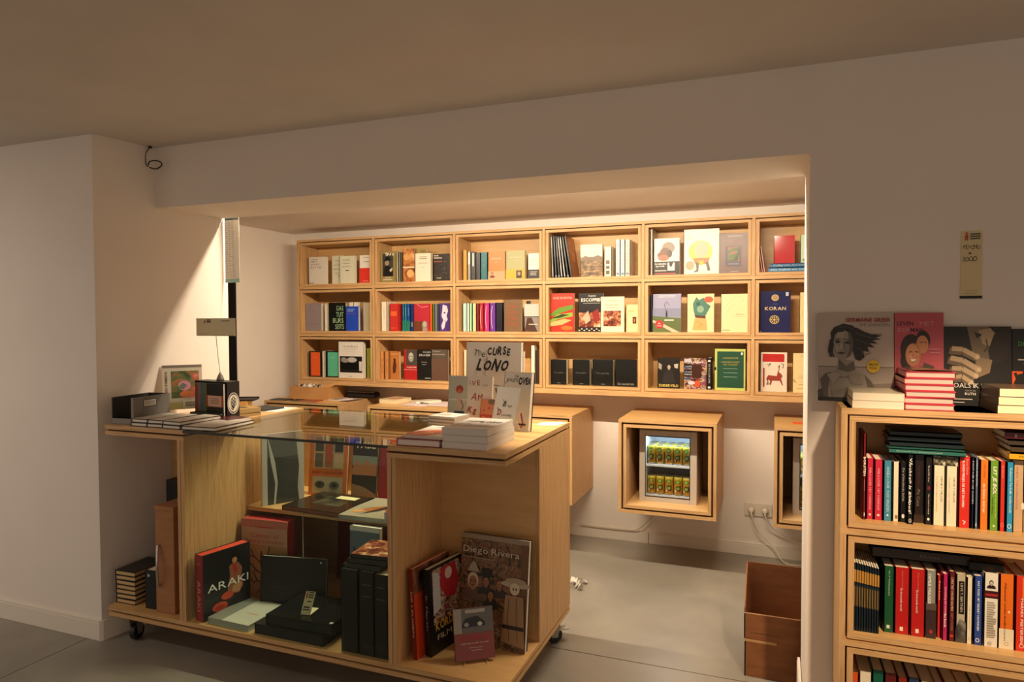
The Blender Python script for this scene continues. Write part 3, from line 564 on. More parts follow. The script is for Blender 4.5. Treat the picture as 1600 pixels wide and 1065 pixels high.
F(-0.7590, -0.5770, 1.7225,2,5,'lake photo cover with a red round sticker','#9a9ab8',[('r',0,.4,1,.62,'#8488a4'),('p',[(0,.42),(1,.37),(1,0),(0,0)],'#5d6a3c'),('p',[(0,.32),(.3,.25),(.95,0),(.7,0),(.2,.2),(0,.25)],'#c9b89c'),('e',.24,.2,.15,.11,'#bd2a2a'),('t','de',.24,.23,.1,.04,WHT),('t','reis',.24,.17,.16,.04,WHT),('r',.47,.4,.53,.52,'#22242a'),('e',.5,.54,.025,.02,'#22242a'),('l',[(.5,.5),(.42,.72),(.5,.8),(.6,.7)],.012,'#3a3c44'),('r',.42,.3,.75,.33,'#dad6c8')]+lines(.2,.8,.9,.97,2,'#c8c8d4',False))
F(-0.5380, -0.3700, 1.7195,2,5,'cream cover with a green leafy-headed figure','#ead6a8',[('p',[(.22,.75),(.35,.92),(.45,.84),(.62,.9),(.72,.76),(.88,.68),(.76,.52),(.66,.4),(.3,.42),(.24,.58)],'#4d7a6a'),('e',.5,.6,.13,.09,'#8aa890'),('e',.42,.74,.08,.05,'#2f5a4c'),('e',.8,.85,.17,.08,'#b5583a'),('p',[(.3,.38),(.7,.38),(.76,.05),(.2,.05)],'#d8a868'),('l',[(.35,.3),(.6,.2),(.4,.12)],.01,'#8a5a3a'),('p',[(.28,.45),(.7,.42),(.68,.36),(.32,.38)],'#5a3428')])
F(-0.3280, -0.1590, 1.7155,2,5,'plain cream cover with a faint line drawing','#eed9aa',[('l',[(.1,.6),(.3,.78),(.45,.9),(.7,.95),(.85,.85),(.75,.78)],.006,'#c9ae7c'),('l',[(.2,.5),(.4,.7),(.55,.72)],.006,'#c9ae7c'),('t','Dichten',.72,.47,.28,.03,'#6a5a3a'),('r',.45,.41,.95,.415,'#b59a6a'),('r',.05,.05,.35,.065,'#8a7a50')])
F(-0.0960, 0.0830, 1.7290,2,6,'navy cover with gold roundels and capitals','#1d2050',[('e',.5,.84,.12,.08,'#c2a878'),('e',.5,.84,.09,.06,'#a88a58'),('t','DE',.5,.69,.14,.04,'#2f3a8a'),('t','KORAN',.51,.58,.68,.085,'#cbb489','b'),('o',.48,.31,.155,.105,.025,'#c9b060'),('e',.48,.31,.04,.028,'#c9b060')]+[('e',.48+.09*math.cos(i*math.pi/4),.31+.06*math.sin(i*math.pi/4),.025,.017,'#c9b060') for i in range(8)]+[('r',.84,.88,.93,.97,'#b8bcc8'),('r',.02,.02,.06,.03,'#b8bcc8')],t=.05,rough=.2)
F(0.1340, 0.1740, 1.7185,2,6,'cream cover beside the navy book','#e6cf98',[('o',.6,.45,.3,.08,.04,'#b59a60'),('r',.55,.7,.9,.75,'#c8a860')])
# bottom row
F(-3.5110, -3.3860, 1.3110,3,1,'black cover with a bright orange panel','#14100f',[('r',.14,.04,.86,.96,'#dd5a1f'),('r',.35,.74,.65,.75,'#f0a060')],t=.02)
SP(-3.3790, -3.3570, 1.3120,3,1,'cream spine between orange and teal panels','#e6dcc4')
F(-3.3500, -3.2250, 1.3130,3,1,'black cover with a mint green panel','#0f1413',[('r',.16,.04,.97,.96,'#5cb896'),('r',.4,.74,.7,.75,'#b8e0cc')])
F(-3.2180, -2.9890, 1.3890,3,1,'tall white cover with black photo band','#dfd8cf',[('t','TUMBAS',.5,.87,.6,.065,'#9a9088'),('r',.25,.79,.75,.795,'#8a8078'),('r',.3,.73,.7,.735,'#aaa098'),('r',.06,.15,.96,.6,'#1c1a19'),('r',.1,.45,.3,.56,PHOTO),('e',.55,.5,.2,.07,'#b5afa8'),('e',.28,.48,.14,.06,'#8f8a84'),('r',.1,.24,.86,.42,'#0c0b0b'),('r',.84,.2,.95,.46,'#cfc8be'),('r',.42,.04,.55,.05,'#6a625c')],t=.035,y=4.505)
F(-2.9740, -2.9370, 1.3390,3,1,'olive green cover at the right end','#8a9238',y=4.53)
SP(-2.8400, -2.8070, 1.3165,3,2,'tan spine, left one of two','#c98a52',[('v','de stad',.5,.5,.5,.3,'#8a5228')]); SP(-2.8000, -2.7650, 1.3170,3,2,'tan spine, right one of two','#c98a52',[('v','de stad',.5,.5,.5,.3,'#8a5228')])
F(-2.7600, -2.6750, 1.3180,3,2,'russet cover with a dark walking figure','#b8743c',[('p',[(.35,.2),(.6,.25),(.7,.5),(.6,.68),(.4,.65),(.3,.4)],'#5a2f1c'),('e',.5,.7,.1,.06,'#2a1a14'),('r',.1,.9,.9,.92,'#e0b080')])
F(-2.6380, -2.5220, 1.3340,3,2,'red cover with grey stone head','#b02424',[('r',.2,.48,1,1,'#48443f'),('e',.55,.75,.2,.16,'#9a958c'),('e',.55,.8,.14,.1,'#c2bcb0'),('e',.48,.78,.04,.02,'#3a3632'),('e',.62,.78,.04,.02,'#3a3632'),('t','MAJESTEIT',.6,.41,.7,.05,'#e8d8cc','b'),('r',0,.33,1,.34,'#e6c8bc')])
F(-2.5220, -2.4020, 1.3355,3,2,'black cover with grey capitals near the top','#171716',[('t','VAAN',.68,.92,.55,.06,'#b5b0a8','b'),('t','DRAGER',.55,.82,.8,.07,'#b5b0a8','b'),('r',.3,.58,.68,.6,'#8a8680'),('r',.35,.5,.65,.52,'#8a8680'),('r',.55,.06,.95,.08,'#c8c4bc')])
F(-2.3990, -2.2640, 1.3370,3,2,'grey-brown cover with a pale heading','#574c42',[('r',0,0,1,.72,'#634a3c'),('t','Wonderen',.3,.95,.5,.05,'#b8b0a4'),('t','Vaderlandsch',.42,.85,.78,.05,'#c2b8aa')],t=.03)
F(-2.1330, -2.0670, 1.3360,3,3,'cream cover partly behind the large standing book','#e4d6b0',[('r',.62,.25,.98,.55,'#9a6a3a'),('e',.8,.42,.1,.08,'#5a3a2a')])
SP(-1.6090, -1.5780, 1.3755,3,3,'white spine right of the large standing book','#e2dccb'); F(-1.5750, -1.5450, 1.3430,3,3,'dark brown cover at the right end','#3a2a20')
for i,(a,b,zt,n) in enumerate(((-1.4810, -1.3540, 1.2775,'De bijbel'),(-1.3090, -1.1880, 1.2805,'Het gedicht'),(-1.1690, -1.0250, 1.2835,'Het gevolg'),(-1.0110, -0.8650, 1.2865,'De tweede heb'))):
    F(a,b,zt,3,4,'squat black cover, '+('leftmost','second from left','third from left','rightmost')[i]+' of four','#0d0f0d',[('t',n,.5,.48 if i<3 else .1,.6,.09,'#5a5a50'),('r',.42,.06,.62,.075,'#8a8678')] if i<3 else [('t',n,.5,.1,.75,.08,'#9a968a')],t=.06 if i<3 else .03,y=4.53,group='squat black books')
F(-0.7250, -0.5840, 1.3035,3,5,'black photo cover of a man, yellow title','#1d1916',figure(.52,.7,.42,'#b0a292','#1a1614','#26221f',.75)+[('p',[(.04,.85),(.2,.78),(.18,.6),(.04,.66)],'#9a8e80'),('p',[(.75,.8),(.95,.82),(.92,.66),(.78,.68)],'#b8ac9c'),('p',[(.3,.5),(.7,.5),(.85,.16),(.2,.16)],'#2a2623'),('t','ZUIDERVELD',.5,.09,.9,.08,'#d8c060','b')])
F(-0.5570, -0.4170, 1.3065,3,5,'busy collage magazine cover',GAUDY,[('r',.03,.86,.32,.97,'#b5b8c8'),('t','IJSSEL',.64,.86,.6,.06,'#dfe0ea','b')]+[('r',.02,.3+.09*i,.34,.36+.09*i,('#33507a','#1a1c28')[i%2]) for i in range(6)]+[('r',.36,.36,.8,.8,'#3a1c14'),('e',.6,.18,.14,.1,'#d8502a'),('e',.35,.2,.16,.06,'#c8c0d0')],t=.01)
SP(-0.4100, -0.3830, 1.3080,3,5,'black spine with silver letters','#101114',[('v','EKTACHROME',.5,.5,.6,.4,'#a9adb5'),('r',.2,.88,.8,.94,'#c9c9c9'),('r',.2,.04,.8,.1,'#c9c9c9')])
F(-0.3650, -0.1780, 1.3680,3,5,'dark green book in a lime slipcase','#b9c268',[('r',.09,.06,.95,.94,'#1f4a34'),('e',.03,.52,.035,.04,'#141a14'),('t','CONVERSATIE',.52,.78,.5,.035,'#b5a050'),('t','VAN DE KUNST',.52,.68,.6,.04,'#b5a050'),('t','DER WOORDEN',.52,.62,.45,.03,'#b5a050'),('r',.86,.86,.92,.92,'#d6d8cc')]+[('r',.3,.32+.1*i,.75,.33+.1*i,'#8aa890') for i in range(3)],t=.04,y=4.51)
F(-0.0890, 0.0650, 1.3495,3,6,'white cover with a leaping red deer','#ddd0bf',[('r',.08,.76,.9,.96,'#b5221e'),('p',[(.22,.32),(.3,.42),(.62,.4),(.66,.52),(.72,.6),(.7,.5),(.78,.46),(.84,.4),(.78,.34),(.86,.16),(.82,.17),(.74,.28),(.45,.28),(.4,.16),(.36,.18),(.37,.28)],'#93382a'),('l',[(.7,.56),(.72,.68),(.68,.62)],.03,'#93382a'),('l',[(.24,.34),(.3,.24),(.24,.18),(.36,.2)],.03,'#3a2420'),('r',.1,.12,.16,.6,'#a03428'),('l',[(.25,.68),(.4,.72),(.3,.64)],.02,INK),('l',[(.78,.72),(.88,.7),(.84,.6)],.02,INK)],spine='#7a4a34')
F(0.0970, 0.1810, 1.3460,3,6,'cream cover with thin rules at the right end','#e2cd98',[('t','Dag',.75,.92,.3,.05,'#a58a58'),('r',.4,.42,.95,.43,'#b59a62'),('r',.4,.37,.95,.38,'#b59a62'),('r',.4,.2,.95,.21,'#b59a62'),('r',.3,.1,.95,.11,'#b59a62'),('e',.8,.62,.06,.03,'#5a4426'),('p',[(.05,.32),(.2,.24),(.22,.26),(.08,.34)],'#7a6034')])

# ------------------------------------------------------------------ books in and on the right bookcase
RIN0, RIN1 = RX + .0425, RX + RW - .0425
def RB(x0, x1, zt, row, label, cover, sart=(), y=2.44, w=.135, group=None, **kw):
    if row == 1 and zt < 1.16: zt = min(zt, 1.1285)
    z = RF[row] + .0005; x0 = max(x0, RIN0); x1 = min(x1, RIN1)
    return book(label + (', upper box of the right bookcase' if row == 1 else ', second box of the right bookcase' if row == 2 else ', lowest visible box of the right bookcase'), w, zt - z, x1 - x0 - .0007, (x0, y, z), cover, pose='spine', sart=sart,
                group=group or ('upright books in the upper box' if row == 1 else 'upright books in the second box' if row == 2 else 'upright books in the lowest box'), **kw)
RB(0.2640, 0.2740, 1.1860,1,'dark red thin spine, title in white capitals','#7c1a1c',[('v','BORSTEN',.5,.62,.22,.7,WHT,'b'),('v','Astrid Groter',.5,.40,.14,.3,'#c89a94'),('r',.4,.04,.65,.08,WHT)],y=2.43)
RB(0.2760, 0.2970, 1.1060,1,'raspberry pink spine, left one of two','#c4213f',[('v','SHEILA LOUISE',.5,.7,.3,.26,'#e8b0b4'),('v','HET VADERHUIS',.5,.34,.36,.26,'#e8b0b4'),('e',.5,.08,.16,.02,'#f0d0d0')],group='twin raspberry pink books')
RB(0.2980, 0.3230, 1.1040,1,'raspberry pink spine, right one of two','#c4213f',[('v','SHEILA LOUISE',.5,.7,.3,.24,'#e8b0b4'),('v','HET VADERHUIS',.5,.34,.36,.24,'#e8b0b4'),('e',.5,.08,.16,.02,'#f0d0d0')],group='twin raspberry pink books')
RB(0.3240, 0.3490, 1.1020,1,'teal blue spine with pale capitals','#3f86a0',[('v','ANGELA LOUISE',.52,.72,.36,.28,'#cfe4ea'),('v','OUDE VERLIEZEN',.52,.33,.36,.28,'#cfe4ea'),('p',[(.35,.08),(.65,.08),(.5,.12)],'#e8f0f0')])
RB(0.3500, 0.3690, 1.1000,1,'blank cream spine with small bottom stamp','#e6d8bb',[('r',.4,.05,.8,.11,'#8a7452')],spine='#e9dcc0')
RB(0.3700, 0.3900, 1.1020,1,'black spine with grey lettering and white apple','#0e0c0c',[('v','De afdwalende liefde',.5,.62,.55,.3,'#b5b0aa'),('e',.5,.1,.2,.035,'#e8e4dc')])
RB(0.3880, 0.4060, 1.1360,1,'black spine with large white script','#0c0b0a',[('v','Vluchten is zinloos!',.5,.55,.8,.55,'#f0ece4','jb'),('o',.5,.05,.2,.03,.08,'#e8e4dc')],y=2.425)
RB(0.4110, 0.4400, 1.1360,1,'dark brown spine, dim red and grey title','#1e120d',[('v','Neeltje Maria',.42,.66,.34,.2,'#5e241a'),('v','Pit Cuca',.42,.36,.24,.3,'#7d7468'),('r',0,0,1,.12,'#34241a')],y=2.45)
RB(0.4390, 0.4600, 1.1220,1,'near-black spine with tiny white title and red mark','#15100d',[('v','Bernard De Coen',.5,.75,.24,.22,'#cfc8bc'),('v','Het zwarte meisje',.5,.3,.3,.24,'#e0d8cc'),('e',.5,.54,.2,.03,'#7a1f1a'),('e',.5,.08,.16,.02,WHT)])
for i,(a,b,zt) in enumerate(((0.4610, 0.4940, 1.1340),(0.4950, 0.5270, 1.1340))):
    RB(a,b,zt,1,('left','right')[i]+' one of two cream spines topped by dark leaves','#e9dfc2',[('r',0,.86,1,1,mottle('printed_leaves',[(.4,'#2a261c'),(.55,'#7a7358'),(.62,'#e5dbbe')],70,.4)),('v','HENRY MILLER',.7,.52,.36,.14,'#8f8878'),('v','De geluksvogels verzameld',.3,.45,.5,.16,'#c9bb9a')],group='twin cream books topped by leaves')
RB(0.5290, 0.5610, 1.1340,1,'bright red spine with bold white words','#d42c22',[('v','BLONDE MEISJES DIE NIET DROMEN',.36,.62,.66,.26,'#f4e8e0','b'),('v','Rosa Darlo',.7,.86,.22,.16,'#f0b0a4'),('l',[(.35,.1),(.6,.09),(.45,.05)],.08,'#f4e8e0')])
RB(0.5620, 0.5710, 1.1330,1,'narrow navy spine, white letters','#1c2230',[('v','FANTASIE IN DE ZAKEN',.5,.65,.6,.5,'#c0c8d4')])
RB(0.5710, 0.5820, 1.1350,1,'slate blue spine, white letters','#5c6f90',[('v','SARA SHELDON',.5,.78,.36,.3,'#d6dce8'),('p',[(.3,.04),(.6,.04),(.45,.1)],'#e8ecf0')])
RB(0.5840, 0.6080, 1.1230,1,'orange spine with white handwriting','#e07a1f',[('v','DIKKE VRIEND',.5,.84,.2,.2,'#c85a1a'),('v','de kleine dokter',.5,.45,.42,.3,'#f8e4c8','b')])
RB(0.6090, 0.6340, 1.1220,1,'leaf green spine with slanted white capitals','#6b9a2c',[('v','UIT JE BOL',.5,.72,.40,.5,'#f4f0e4','bi'),('v','een gids voor het brein',.66,.35,.34,.2,'#d2e868'),('v','Mark Mieras',.34,.35,.24,.16,'#2c4a14'),('r',.4,.05,.6,.08,'#d8e8b0')])
RB(0.6350, 0.6510, 1.1220,1,'red spine with faint pink lettering','#d13024',[('v','de laatste',.5,.85,.18,.3,'#f0a090'),('o',.5,.09,.25,.03,.06,'#f0a090')])
RB(0.6520, 0.6720, 1.1220,1,'sky blue spine with white lettering','#2a93c2',[('v','Roberto Farina',.55,.74,.34,.3,'#d4ecf4'),('v','Ik onderzoek',.55,.42,.3,.3,'#e8f4f8'),('o',.45,.08,.25,.035,.08,'#e8f4f8')])
RB(.6665, .70, 1.1285, 1,'beige spine with thin pink lettering at the right end','#c9a67e',[('v','ANNA VAN DEN DOOL',.45,.6,.6,.14,'#b0584a'),('e',.05,.36,.12,.05,'#e8dcc4'),('e',.9,.36,.12,.05,'#e8dcc4')],y=2.45)
# books lying on top of the rows
GT = (.345, 2.45)
for i in range(4):
    z = 1.1295 + .0165*i
    book(('teal paperback lying lowest across the black and cream spines, upper box','dark blue-green slab lying second on the row, upper box','dark blue-green slab lying third on the row, upper box','dark blue-green slab lying topmost on the row, upper box','dark blue-green slab lying unseen on the row, upper box')[i],
         .12, .207-.003*i, .016, (.3365+.002*i+(0,.004,-.003,.002,0)[i], 2.425+.03*(i>0)+.004*i, z), '#2d6a5e' if i == 0 else '#142226', pose='flatspine', sart=[('v','Basisteksten voor de kunstgeschiedenis',.5,.6,.6,.3,'#bcd8cc')] if i == 0 else [], group='books lying on the upper box row', pages='#8a8878')
for i,(c,n,t) in enumerate((('#e0a81c','yellow book lying lowest on the red and blue spines, upper box',.022),('#4a3a26','brown book lying second on the red and blue spines, upper box',.02),('#3f3226','dark brown book lying third on the red and blue spines, upper box',.018),('#5c1a1e','dark red book lying topmost on the red and blue spines, upper box',.024))):
    z = 1.1295 + sum((.0225,.0205,.0185)[:i])
    book(n, .13, .19 if i else .195, t-.0006, (.66+(0,.004,-.004,-.012)[i]-.005, 2.43, z), c, pose='flatspine', sart=[('v',('Mooie gedachten','','','HET')[i],.5,.62,.5,.4,'#7a5a10' if i==0 else '#b5988a')] if i in (0,3) else [], group='books lying at the right of the upper box')
# second box
for i in range(10):
    a = .2403 + i*.00735
    RB(a, a+.0072, .772-.0014*i, 2, ('leftmost','second','third','fourth','fifth','sixth','seventh','eighth','ninth','rightmost')[i]+' of ten thin navy booklets with tan bands', '#16232c', [('r',.1,.72,.95,.9,'#b5843c'),('r',.1,.36,.95,.68,'#3a3a2c'),('r',.2,.37,.4,.68,'#b5843c'),('r',0,.66,1,.7,'#16232c')], y=2.415, w=.15, hard=False, group='ten thin navy booklets')
RB(0.3240, 0.3310, 0.7520,2,'dull brown spine behind the navy booklets','#5a3a30',y=2.47)
RB(0.3290, 0.3590, 0.7640,2,'forest green spine with pale lettering','#14502c',[('v','Van A Wal Eensgezind',.5,.75,.38,.2,'#b8d0b0'),('r',.3,.06,.6,.11,'#d8e4d0')])
for i,(a,b,zt) in enumerate(((0.3600, 0.4020, 0.7640),(0.4040, 0.4450, 0.7640))):
    RB(a,b,zt,2,('left','right')[i]+' one of two broad crimson spines','#b51a18',[('v','Stijn Colman',.5,.82,.26,.13,'#d87a5a'),('v','De bewoonde wereld',.45,.52,.34,.16,'#f0dcd0'),('r',.36,.05,.58,.11,'#f0dcd0')],group='twin broad crimson books')
RB(0.4470, 0.4750, 0.7650,2,'grey photo spine fading to dark brown foot','#8a8a86',[('r',0,0,1,.42,'#3a2826'),('r',0,.42,1,.52,'#5c4a44'),('v','FAMILIE VREUGDE',.32,.73,.44,.3,'#f0ece4','b'),('e',.5,.1,.16,.03,'#b0302c')])
RB(0.4790, 0.4910, 0.7480,2,'scarlet spine standing a little further back','#cf2a24',[('v','Rosa Luxe',.6,.76,.3,.35,'#f4d8c8')],y=2.455)
RB(0.4910, 0.5070, 0.7590,2,'magenta spine with white script','#b81e5c',[('v','Levenslang niet kunnen',.5,.6,.4,.4,'#f0d0dc'),('v','Ben Bourdin',.5,.3,.2,.4,'#ffffff')])
RB(0.5080, 0.5260, 0.7690,2,'dark maroon spine with gold-white capitals','#5e1216',[('v','CHRISTINE VAN DE HALMEN',.5,.68,.48,.36,'#e0c8a8'),('v','HEBT U PLEZIER',.5,.28,.26,.3,'#a07868'),('e',.5,.08,.3,.02,'#c23a2a')],pages='#d8c8b0')
RB(0.5270, 0.5540, 0.7640,2,'pale photo spine with black title block','#b9ae96',[('p',[(0,0),(1,0),(1,.3),(.4,.35),(0,.2)],PHOTO),('r',.26,.42,.82,.9,'#1c1210'),('v','LIEVE T. BERTINEN',.55,.66,.42,.24,'#c9bca8')],pages='#d8c8b0')
RB(0.5550, 0.5720, 0.7570,2,'cream spine with faint green lettering','#e8dfc4',[('v','Zij is vrouw',.5,.78,.28,.22,'#c2c49c'),('v','Dagboek geschiedend',.5,.4,.36,.22,'#c9b090'),('o',.5,.08,.2,.025,.06,'#b5a88a')])
RB(0.5740, 0.5980, 0.7640,2,'royal blue spine with white capitals','#2c4690',[('v','BART MOED',.5,.82,.22,.24,'#d6dcec','b'),('v','HET VERDRIET VAN MORGEN',.5,.45,.48,.24,'#e8ecf4','b'),('o',.45,.07,.22,.03,.08,'#e8ecf4')])
RB(0.6000, 0.6390, 0.7780,2,'white spine with a dark-haired man portrait','#e6e0d2',[('r',0,.66,1,.76,'#3a1014'),('r',.1,.69,.9,.72,'#b02a2c')]+figure(.48,.865,.62,'#cfc4b4','#17130f','#2a1a1c',.19)+lines(.2,.85,.14,.62,16,'#b5ac9c')+[('o',.4,.06,.14,.022,.05,'#9a9284')])
RB(0.6400, 0.6780, 0.7790,2,'orange spine with cream foot and black title','#e2701c',[('r',0,0,1,.27,'#e8dcc0'),('v','Alleenaal onderdeelbouwen',.4,.5,.78,.16,'#4a1c10'),('e',.66,.5,.08,.02,'#f8c890'),('o',.5,.07,.16,.025,.05,'#c9b894')])
RB(0.6800, 0.7150, 0.7790,2,'red-orange broad spine at the right edge','#d5341c',[('v','MARNIX PEETERSEN',.5,.4,.6,.2,'#f4dcc8','b'),('r',.5,.7,.8,.98,'#e87a3c'),('o',.5,.07,.18,.028,.05,'#f0c8b0')])
for i,(x,y,l,w,t,c,n) in enumerate(((.30,2.475,.27,.12,.035,'#332c28','dark grey-brown book lying lowest behind the crimson spines, second box'),(.31,2.48,.25,.12,.027,'#24201d','black-brown book lying topmost behind the crimson spines, second box'),(.565,2.46,.09,.13,.03,'#141212','black book lying over the portrait spine, second box'))):
    z = .7790 if i != 1 else .8145
    if i == 2: z = .772
    book(n, w, l, t-.0006, (x, y, z), c, pose='flatspine', sart=[('v','Notes' if i != 2 else 'ATLAS',.5,.4,.2,.3,'#6a625a' if i != 2 else '#8a3020')], group='dark books lying in the second box', pages='#5a5048')
# lowest box: only the tops of its books show
for i,(a,b,h,c,n) in enumerate(((.242,.262,.205,'#d8531c','orange'),(.263,.300,.215,'#e6dcc4','cream'),(.301,.335,.225,'#0f5a44','sea green'),(.336,.372,.222,'#5c1618','dark red'),(.373,.402,.215,'#8a2018','brick red'),(.403,.436,.22,'#2c3a5a','dusk blue'),(.437,.476,.215,'#b59a6a','tan'),(.477,.505,.21,'#26201c','black'),(.506,.545,.212,'#a82a20','red'),(.546,.585,.205,'#d9c9a0','pale yellow'),(.586,.62,.21,'#3a5a3a','moss green'))):
    RB(a,b,RF[3]+h,3,n+' spine',c,[('v',('liefde','stad en land','zee','de nacht','vuur','avond','woorden','zwart','rood','zomer','het bos')[i],.5,.5,.5,.35,'#d8ccb4' if c not in ('#e6dcc4','#d9c9a0') else '#5a4a34')],y=2.45)
# standing on top, leaning on the wall
UT = 1.2705
def top_book(x0, x1, h, label, cover, art, t, tilt=.09, y=None, **kw):
    yy = 2.632 - math.sin(tilt) * h - t * math.cos(tilt) - .001
    return book(label, x1-x0, h, t, (x0, yy, UT), cover, art=art, tilt=tilt, group='books leaning on the wall above the bookcase', **kw)
HAIR = '#1d1a17'; SK = '#8f857a'; SKD = '#5d554c'
hair_locks = [('p',[(.40,.85),(.52,.83),(.62,.785),(.72,.755),(.85,.745),(.75,.72),(.83,.705),(.72,.69),(.79,.655),(.68,.66),(.75,.61),(.65,.62),(.68,.56),(.60,.575),(.62,.50),(.56,.46),(.50,.475),(.47,.56),(.48,.68)],HAIR),('l',[(.5,.78),(.6,.74),(.72,.72)],.014,'#4a443c'),('l',[(.5,.70),(.6,.67),(.7,.64)],.012,'#4a443c'),('l',[(.5,.62),(.57,.58),(.6,.53)],.012,'#4a443c'),('l',[(.28,.83),(.36,.85),(.46,.82)],.014,'#4a443c'),('l',[(.72,.755),(.84,.76)],.008,HAIR),('l',[(.6,.52),(.7,.55)],.008,HAIR)]
greer = [('r',0,0,1,1,'#b9aa9e'),('p',[(0,0),(1,0),(1,.38),(0,.40)],'#a0938a'),('r',0,.385,1,.395,'#6e645c'),('p',[(0,.12),(.1,.16),(.2,.1),(.1,0),(0,0)],'#4a423a'),('p',[(.7,.2),(1,.22),(1,.1),(.75,.12)],'#7d7268'),('p',[(.78,.12),(.98,.15),(1,.1),(.8,.09)],'#2c2722'),('p',[(.08,.05),(.03,.25),(.1,.31),(.24,.35),(.28,.48),(.48,.46),(.5,.36),(.62,.31),(.72,.22),(.8,.08),(.8,0),(.1,0)],SK),
    ('p',[(.08,.05),(.03,.25),(.1,.31),(.18,.33),(.14,.15),(.14,0),(.1,0)],SKD),('p',[(.62,.31),(.72,.22),(.8,.08),(.8,0),(.6,0),(.66,.16)],SKD),('p',[(.28,.48),(.38,.40),(.48,.46),(.5,.36),(.4,.33),(.28,.36)],SKD),('l',[(.2,.3),(.34,.27),(.5,.29)],.01,SKD),
    ('p',[(.17,.78),(.22,.84),(.34,.88),(.46,.86),(.55,.79),(.58,.66),(.6,.5),(.55,.46),(.5,.5),(.46,.58),(.3,.74),(.2,.6),(.16,.52),(.18,.64)],HAIR),
    ('p',[(.21,.68),(.24,.78),(.36,.80),(.47,.76),(.48,.62),(.44,.52),(.34,.465),(.27,.48),(.22,.56)],SK),('p',[(.40,.79),(.47,.76),(.48,.62),(.44,.52),(.38,.485),(.42,.6)],SKD),
    ('p',[(.22,.76),(.3,.77),(.36,.8),(.27,.83)],HAIR),('l',[(.23,.675),(.26,.685),(.30,.675)],.016,'#1a1512'),('l',[(.35,.665),(.39,.675),(.44,.655)],.016,'#1a1512'),('l',[(.22,.70),(.3,.705)],.01,'#2c2622'),('l',[(.34,.70),(.45,.69)],.01,'#2c2622'),('p',[(.35,.66),(.40,.66),(.42,.58),(.37,.52),(.35,.57)],'#7d7469'),('p',[(.23,.62),(.29,.63),(.28,.57),(.24,.56)],'#9c9286'),('p',[(.26,.78),(.36,.79),(.34,.72),(.25,.72)],'#9c9286'),('p',[(.31,.68),(.335,.68),(.345,.6),(.32,.585),(.295,.595)],'#a39a8e'),('l',[(.33,.67),(.345,.61),(.335,.59)],.012,SKD),('e',.265,.668,.028,.012,'#2c2622'),('e',.395,.662,.032,.013,'#2c2622'),('p',[(.12,.3),(.22,.33),(.3,.3),(.2,.2)],'#9c9286'),('p',[(.4,.3),(.55,.3),(.6,.2),(.45,.2)],'#857b70'),('p',[(.18,.12),(.42,.16),(.4,.05),(.2,.04)],'#7d7469'),('p',[(.25,.545),(.31,.56),(.37,.55),(.31,.53)],'#3a2a26'),
    ('l',[(.18,.7),(.15,.58),(.18,.5)],.035,HAIR),('l',[(.2,.66),(.19,.55),(.22,.5)],.02,HAIR)] + hair_locks + [('t','GERMAINE GREER',.66,.92,.58,.045,'#8e2228','b'),('t','DE JONGEN',.75,.86,.38,.04,'#7d736c'),('e',.73,.40,.085,.073,'#d0ab14'),('t','GROTE',.73,.42,.12,.026,'#2a2408','b'),('t','PRIJS',.73,.378,.09,.026,'#2a2408','b'),('r',0,0,.8,.045,'#171412')]
top_book(.137,.371,.304,'large book, grey photo of a bare-shouldered youth with windblown hair','#b9aa9e',greer,.02,spine='#cfc6ba')
lev = [('r',0,0,1,1,'#b8505c'),('r',0,0,.12,.3,'#6e1626'),('t','LEVEN',.22,.88,.34,.045,'#4a1822','b'),('t','MET',.67,.88,.3,.045,'#cf848a'),('t','EEN',.22,.81,.3,.04,'#cf848a'),('t','MAN',.46,.81,.26,.045,'#4a1822','b'),('e',.34,.52,.22,.17,'#2a1812'),('e',.24,.4,.12,.1,'#2a1812'),('e',.58,.62,.15,.11,'#2c1a14'),('e',.57,.575,.125,.1,'#c2855c'),('p',[(.2,.0),(.16,.2),(.24,.33),(.4,.3),(.62,.36),(.84,.3),(.98,.12),(.95,0)],'#7c5a3e'),('p',[(.55,.2),(.6,.38),(.8,.34),(.92,.2),(.8,.1)],'#4c3a30'),('e',.38,.46,.16,.13,'#b87a52'),('e',.365,.47,.13,.11,'#cf9066'),('e',.33,.44,.04,.025,'#d89a78'),('e',.45,.44,.04,.025,'#c2805c'),('p',[(.29,.415),(.46,.425),(.42,.385),(.36,.375),(.32,.39)],'#8e3a30'),('p',[(.31,.412),(.445,.42),(.41,.392),(.35,.387)],'#f0e4d4'),('l',[(.385,.48),(.375,.44),(.40,.435)],.012,'#a8683f'),('l',[(.3,.49),(.36,.5)],.02,'#2a1812'),('l',[(.42,.5),(.48,.49)],.02,'#2a1812'),('l',[(.52,.6),(.57,.6)],.016,'#2a1812'),('l',[(.61,.6),(.65,.6)],.016,'#2a1812'),('p',[(.18,.14),(.5,.2),(.86,.12),(.7,.02),(.3,.02)],'#cf9a70'),('l',[(.2,.16),(.5,.1),(.82,.16)],.03,'#a86a44'),('r',.66,.52,.92,.53,'#d890a0'),('r',.72,.48,.92,.49,'#d890a0')]
def up(ops, dv):
    o2 = []
    for q in ops:
        q = list(q)
        if q[0] == 'e' or q[0] == 'o': q[2] += dv
        elif q[0] == 'r': q[2] += dv; q[4] += dv
        elif q[0] in 'pl': q[1] = [(a, b + dv) for a, b in q[1]]
        o2.append(tuple(q))
    return o2
lev = lev[:6] + up(lev[6:], .075) + [('p',[(.16,.09),(.95,.09),(1,0),(.1,0)],'#7c5a3e')]
top_book(.372,.514,.304,'pink book with an embracing couple on its glossy cover','#b8505c',lev,.025,rough=.12)
